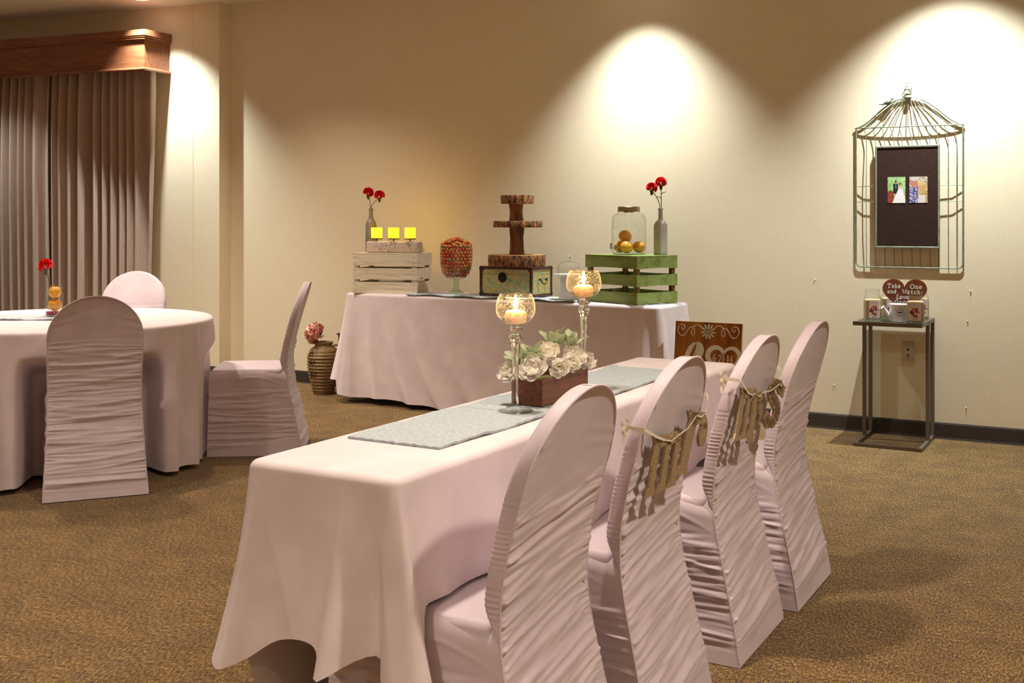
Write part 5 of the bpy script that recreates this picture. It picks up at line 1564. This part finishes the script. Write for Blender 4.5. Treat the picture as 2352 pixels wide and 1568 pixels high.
# heart sign
ht = empty('heart_sign', (-1.128, 6.690, SZ), math.radians(6), 'glossy brown wooden heart sign lettered Take One and Watch Love Grow', 'sign')
HW, HH, HC = .240, .200, .135
def heart_pts(sc=1.0, n=48):
    P = []
    for k in range(n):
        a = 2 * PI * k / n
        x = 16 * math.sin(a) ** 3; z = 13 * math.cos(a) - 5 * math.cos(2 * a) - 2 * math.cos(3 * a) - math.cos(4 * a)
        P.append((x / 32 * HW * sc, HC + (z + 2.5) / 29 * HH * sc))
    return P
MB().prism(heart_pts(), -.006, .006).build('heart', M['heart'], ht, smooth=False, bevel=.002, seg=2)
MB().box((0, .018, .045), (.05, .022, .09)).build('stand_foot', M['heart'], ht, smooth=False)
GL = {'T': [[(0, 1), (1, 1)], [(.5, 1), (.5, 0)], [(.25, 0), (.75, 0)], [(0, 1), (0, .78)], [(1, 1), (1, .78)]],
      'a': [[(.1, .6), (.4, .68), (.72, .55), (.72, 0), (.95, 0)], [(.72, .35), (.3, .38), (.08, .2), (.3, 0), (.72, .14)]],
      'k': [[(.15, 1), (.15, 0)], [(.15, .28), (.8, .68)], [(.35, .4), (.85, 0)], [(0, 0), (.4, 0)], [(.65, 0), (1, 0)]],
      'e': [[(.1, .36), (.9, .36), (.82, .58), (.5, .68), (.15, .55), (.08, .3), (.25, .05), (.55, 0), (.9, .12)]],
      'O': [[(.5 + .48 * math.cos(g), .5 + .5 * math.sin(g)) for g in np.linspace(0, 2 * PI, 15)]],
      'n': [[(.18, .66), (.18, 0)], [(.18, .5), (.5, .68), (.8, .55), (.8, 0)], [(0, 0), (.38, 0)], [(.62, 0), (1, 0)], [(0, .66), (.18, .66)]],
      'd': [[(.75, 1), (.75, 0), (.95, 0)], [(.75, .5), (.45, .68), (.12, .5), (.1, .2), (.4, 0), (.75, .15)], [(.55, 1), (.75, 1)]],
      'W': [[(0, 1), (.28, 0), (.5, .8), (.72, 0), (1, 1)], [(-.1, 1), (.15, 1)], [(.85, 1), (1.1, 1)]],
      't': [[(.4, .95), (.4, .1), (.6, 0), (.9, .08)], [(.1, .66), (.8, .66)]],
      'c': [[(.85, .55), (.5, .68), (.15, .5), (.1, .25), (.35, 0), (.85, .1)]],
      'h': [[(.18, 1), (.18, 0)], [(.18, .5), (.5, .68), (.8, .55), (.8, 0)], [(0, 0), (.38, 0)], [(.62, 0), (1, 0)], [(0, 1), (.18, 1)]],
      'L': [[(.3, 1), (.3, 0), (1, 0), (1, .25)], [(.05, 1), (.6, 1)], [(.05, 0), (.3, 0)]],
      'o': [[(.5 + .42 * math.cos(g), .34 + .34 * math.sin(g)) for g in np.linspace(0, 2 * PI, 13)]],
      'v': [[(.1, .66), (.5, 0), (.9, .66)], [(0, .66), (.3, .66)], [(.7, .66), (1, .66)]],
      'G': [[(.95, .8), (.6, 1), (.15, .8), (.05, .4), (.3, .03), (.7, 0), (.92, .15), (.92, .42), (.6, .42)]],
      'r': [[(.25, .66), (.25, 0)], [(.25, .45), (.55, .66), (.85, .6)], [(.05, 0), (.5, 0)], [(.05, .66), (.25, .66)]],
      'w': [[(.05, .66), (.28, 0), (.5, .55), (.72, 0), (.95, .66)], [(-.05, .66), (.2, .66)], [(.8, .66), (1.05, .66)]]}
def word(txt, x, z, h, cw):
    for ch in txt:
        w_ = cw * (1.25 if ch in 'WGOTw' else .95)
        mb = MB()
        for pl in GL[ch]:
            mb.stroke([(x + p[0] * w_ * .86 + p[1] * h * .10, z + p[1] * h) for p in pl], h * .20, -.0078, -.0058)
        o = mb.build('painted_letter', M['white_paint'], ht, smooth=False)
        x += w_ * 1.08
word('Take', -.092, .183, .022, .0165); word('One', .030, .181, .022, .0195)
word('and', -.093, .152, .022, .0165); word('Watch', -.012, .151, .022, .0180)
word('Love', -.045, .121, .022, .0175); word('Grow', -.055, .092, .022, .0190)

# ================================================================== BIRDCAGE FRAME
CGX, CGY = -1.152, YB - .012
cg = empty('birdcage_frame', (CGX, CGY, .99), 0, 'verdigris wire birdcage wall frame around a photo board', 'wall decor')
cw_, zr, zt_, zb_ = .300, .829, 1.002, 0.0      # half width, ring height, dome top, bottom (local z)
def bow(x): return -.045 * math.sqrt(max(0, 1 - (x / (cw_ + .001)) ** 2))
def wire(pts, r, nm): return MB().tube(pts, r, 6).build(nm, M['cage'], cg)
# outer frame: sides, rounded bottom
R_ = .03
side = [(-cw_, 0, zr)] + [(-cw_, 0, zr - (zr - R_) * f) for f in (.25, .5, .75, 1)] + [(-cw_ + R_ - R_ * math.cos(a), 0, R_ - R_ * math.sin(a)) for a in np.linspace(.3, PI / 2, 5)]
right = [(-p[0], p[1], p[2]) for p in side][::-1]
wire(side + [(x, 0, 0) for x in np.linspace(-cw_ + R_ * 2, cw_ - R_ * 2, 6)] + right, .0048, 'outer_frame')
wire([(x, bow(x) * .35, zr + .0) for x in np.linspace(-cw_ - .008, cw_ + .008, 25)], .0042, 'ring_wire')
def dome_z(f): return zr + (zt_ - zr) * f
def dome_curve(xe, n=14):
    P = []
    for k in range(n + 1):
        f = k / n                                  # 0 at ring, 1 at apex
        g = (1 - f); s = g ** 1.0
        zz = zr + (zt_ - zr) * float(np.interp(f, [0, .125, .25, .375, .5, .625, .75, .875, 1], [0, .06, .21, .41, .60, .77, .90, .965, 1]))
        P.append((xe * s, bow(xe) * (.35 + .25 * math.sin(f * PI)) * s, min(zz, zt_)))
    return P
for s in (-1, 1): wire(dome_curve(s * (cw_ + .004)), .0050, 'dome_rib')
BX0, BX1, BZ0, BZ1 = -.180, .172, .120, .712       # photo board, local
xs = np.linspace(-cw_, cw_, 13)[1:-1]
for k, x in enumerate(xs):
    wire(dome_curve(x, 12), .0024, 'dome_wire')
    inside = BX0 < x < BX1
    # S-bend from the ring down to the board or all the way
    P = [(x, bow(x) * .35, zr)]
    tx = x + (.018 if k % 2 == 0 else .022) * (1 if x > -.2 else .6)
    for f in np.linspace(.2, 1, 5):
        P.append((x + (tx - x) * math.sin(f * PI / 2), bow(x) * .35 * (1 - .5 * f), zr - .11 * f))
    if inside:
        P.append((tx, -.016, BZ1 - .004)); wire(P, .0024, 'bar')
        wire([(tx, -.014, BZ0), (tx, -.010, .06), (tx, -.001, .002)], .0024, 'bar')
    else:
        P += [(tx, -.014, .5), (tx, -.012, .25), (tx, -.003, .004)]
        wire(P, .0024, 'bar')
for z in (.48, .387):
    wire([(-cw_, 0, z), (-.24, -.012, z + .001), (BX0, -.014, z)], .0022, 'cross_wire')
    wire([(BX1, -.014, z), (.24, -.012, z + .001), (cw_, 0, z)], .0022, 'cross_wire')
# finial, hanging rings
MB().lathe([(.014, zt_ - .012), (.020, zt_ - .004), (.018, zt_ + .004), (.010, zt_ + .010), (.014, zt_ + .018), (.008, zt_ + .026)], 20, Tm(0, -.012, 0)).build('finial', M['cage'], cg)
wire([(.020 * math.sin(a), -.012, zt_ + .032 - .032 * math.cos(a)) for a in np.linspace(.2, 2 * PI - .2, 22)], .0028, 'hanging_loop')
MB().tube([(.022 * math.cos(a) + .002, -.014 + .006 * math.sin(a), zt_ + .064 + .022 * math.sin(a)) for a in np.linspace(0, 2 * PI, 25)[:-1]], .0022, 6, True).build('hanging_ring', M['cage'], cg)
# photo board frame
bd = MB().box(((BX0 + BX1) / 2, -.018, (BZ0 + BZ1) / 2), (BX1 - BX0 - .012, .010, BZ1 - BZ0 - .012)).build('photo_board', M['board'], cg, smooth=False)
fw = .010
for s in (0, 1):
    MB().box(((BX0, BX1)[s], -.019, (BZ0 + BZ1) / 2), (fw, .020, BZ1 - BZ0 + fw)).build('board_frame', M['cage'], cg, bevel=.002, seg=1)
    MB().box(((BX0 + BX1) / 2, -.019, (BZ0, BZ1)[s]), (BX1 - BX0 - fw, .020, fw)).build('board_frame', M['cage'], cg, bevel=.002, seg=1)
# bird on the dome
bx_, bz_ = -.112, zr + .148
brd = MB().lathe([(.001, -.026), (.010, -.018), (.0145, -.004), (.013, .008), (.0085, .018), (.006, .024)], 16, Tm(bx_, -.022, bz_, 0, 0, math.radians(62))).build('bird_body', M['cage'], cg)
MB().lathe([(.0005, -.008), (.006, -.005), (.0085, 0), (.006, .006), (.0005, .008)], 14, Tm(bx_ + .024, -.022, bz_ + .017)).build('bird_head', M['cage'], cg)
MB().lathe([(.003, 0), (.0004, .010)], 8, Tm(bx_ + .030, -.022, bz_ + .018, 0, 0, PI / 2)).build('bird_beak', M['cage'], cg)
MB().tube([(bx_ - .018, -.022, bz_ - .008), (bx_ - .034, -.022, bz_ - .013), (bx_ - .052, -.022, bz_ - .010)], [.007, .005, .003], 8).build('bird_tail', M['cage'], cg)
# printed photos (flat prints)
def photo_couple(u, v):
    rg_ = random.Random(int(u * 34) * 57 + int(v * 50))
    c = rg_.choice([(.20, .42, .10), (.45, .62, .30), (.62, .72, .50), (.12, .28, .06)]) if v > .42 else rg_.choice([(.22, .36, .12), (.35, .42, .22), (.45, .5, .3)])
    if u < .36 and v < .48 - .25 * abs(u - .15): c = rg_.choice([(.28, .03, .03), (.40, .10, .07), (.18, .03, .02)])
    if abs(u - .45) < .13 and .36 < v < .74: c = (.015, .017, .03)
    if abs(u - .47) < .025 and .55 < v < .73: c = (.05, .35, .40)
    if (u - .46) ** 2 + ((v - .79) * 1.4) ** 2 < .0045: c = (.45, .22, .13)
    if (u - .46) ** 2 + ((v - .83) * 1.6) ** 2 < .004: c = (.06, .03, .02)
    if (u - .70) ** 2 + ((v - .70) * 1.4) ** 2 < .005: c = (.50, .28, .16)
    if (u - .70) ** 2 + ((v - .74) * 1.4) ** 2 < .0055: c = (.22, .10, .04)
    if abs(u - .70) < .10 and .50 < v < .64: c = (.62, .42, .34)
    if v < .55 and abs(u - (.72 - .10 * (.55 - v))) < .10 + .55 * (.55 - v): c = (.78, .76, .76)
    return c
def photo_close(u, v):
    rg_ = random.Random(int(u * 26) * 31 + int(v * 24))
    c = rg_.choice([(.50, .42, .34), (.70, .62, .52), (.30, .24, .2)])
    if u < .46 and v < .62: c = rg_.choice([(.10, .09, .28), (.50, .48, .62), (.06, .05, .18)])
    if ((u - .25) / .22) ** 2 + ((v - .78) / .20) ** 2 < 1: c = (.48, .20, .13)
    if ((u - .28) / .22) ** 2 + ((v - .92) / .08) ** 2 < 1: c = (.55, .5, .48)
    if u > .50 and v < .72 and u < .97: c = rg_.choice([(.50, .32, .12), (.62, .44, .20), (.38, .22, .08)])
    if ((u - .58) / .13) ** 2 + ((v - .62) / .14) ** 2 < 1: c = (.58, .30, .20)
    if ((u - .66) / .20) ** 2 + ((v - .76) / .09) ** 2 < 1: c = (.60, .44, .22)
    if u > .52 and v < .30 and u < .9: c = (.66, .60, .58)
    return c
for k, (fn, x0, lab) in enumerate([(photo_couple, -.113, 'small photograph of a couple in wedding clothes before greenery'), (photo_close, .010, 'small close-up photograph of two people facing each other')]):
    nu, nv = 41, 61; w_, h_ = .100, .153
    ph = empty('photograph', (CGX + x0, CGY - .024, .99 + .380), 0, lab, 'photo', None)
    L = []; uv = []
    for j in range(nv):
        for i in range(nu):
            u, v = i / (nu - 1), j / (nv - 1); L.append((u * w_, -.0012, v * h_)); uv.append((u, v))
    me = grid_mesh('print_surface', np.array(L).reshape(nv, nu, 3)); vcol_mesh(me, fn, uv)
    link('print_surface', me, M['print'], ph)
    MB().box((w_ / 2, -.0003, h_ / 2), (w_, .0014, h_)).build('paper_back', M['white_paint'], ph, smooth=False)

# ================================================================== WALL PLATE AND HOOKS
ol = empty('wall_outlet', (-1.155, YB, .495), 0, 'almond wall outlet plate under the side table', 'outlet')
MB().box((0, -.003, 0), (.072, .006, .118)).build('plate', M['plastic'], ol, bevel=.002)
for z in (.012, -.020):
    MB().prism([(-.007, z + .005), (.007, z + .005), (.004, z - .004), (0, z - .007), (-.004, z - .004)], -.0072, -.0055).build('socket', M['black_ink'], ol, smooth=False)
for z in (.045, -.045):
    MB().lathe([(.003, 0), (.003, .001), (.0005, .0014)], 10, Tm(0, -.006, z, 0, PI / 2)).build('screw', M['steel'], ol)
MB().box((0, -.0063, -.033), (.012, .0008, .003)).build('jack_mark', M['black_ink'], ol, smooth=False)
for k, (x, z, lab) in enumerate([(-.812, .862, 'tiny white wall hook high beside the birdcage frame'), (-.828, .690, 'tiny white wall hook at side table height'), (-.836, .190, 'tiny white wall hook just above the baseboard'), (-1.70, .905, 'tiny white wall hook between wooden sign and birdcage'), (-1.585, .268, 'tiny white wall hook behind the end chair')]):
    h_ = empty('wall_hook', (x, YB, z), 0, lab, 'hook', 'tiny wall hooks')
    MB().lathe([(.004, 0), (.004, .001), (.003, .002)], 14, Tm(0, 0, 0, 0, PI / 2)).build('hook_base', M['white_paint'], h_)
    MB().lathe([(.0025, 0), (.0032, .002), (.002, .0035), (.0005, .004)], 12, Tm(0, -.003, 0, 0, PI / 2)).build('hook_tip', M['white_paint'], h_)

# ================================================================== SUB-PARTS
nest(sg, 'plank', 'painted_stroke', 'flower_centre')
nest(ht, 'heart', 'painted_letter')
nest(wc, 'body', 'emblem_line', 'emblem_mark')
nest(urn, 'body', 'painted_script')
nest(jar, 'lid', 'lid_insert'); nest(jar, 'body', 'emboss'); nest(jar, 'spigot', 'spigot_lever')
nest(mj, 'body', 'thread')
nest(dm, 'cover', 'knob')
nest(trk, 'lid', 'clasp')
nest(cg, 'bird_body', 'bird_head', 'bird_beak', 'bird_tail')
nest(ol, 'plate', 'socket', 'screw', 'jack_mark')
nest(comp, 'bowl', 'rim')
for r_ in [o for o in COL.objects if o.parent is None and o.name.split('.')[0] == 'letter_sign']:
    nest(r_, 'letter', 'letter_backing', 'eyelet')
for r_ in [o for o in COL.objects if o.parent is None and o.name.split('.')[0] == 'wooden_crate']:
    nest(r_, 'slat', 'nail')
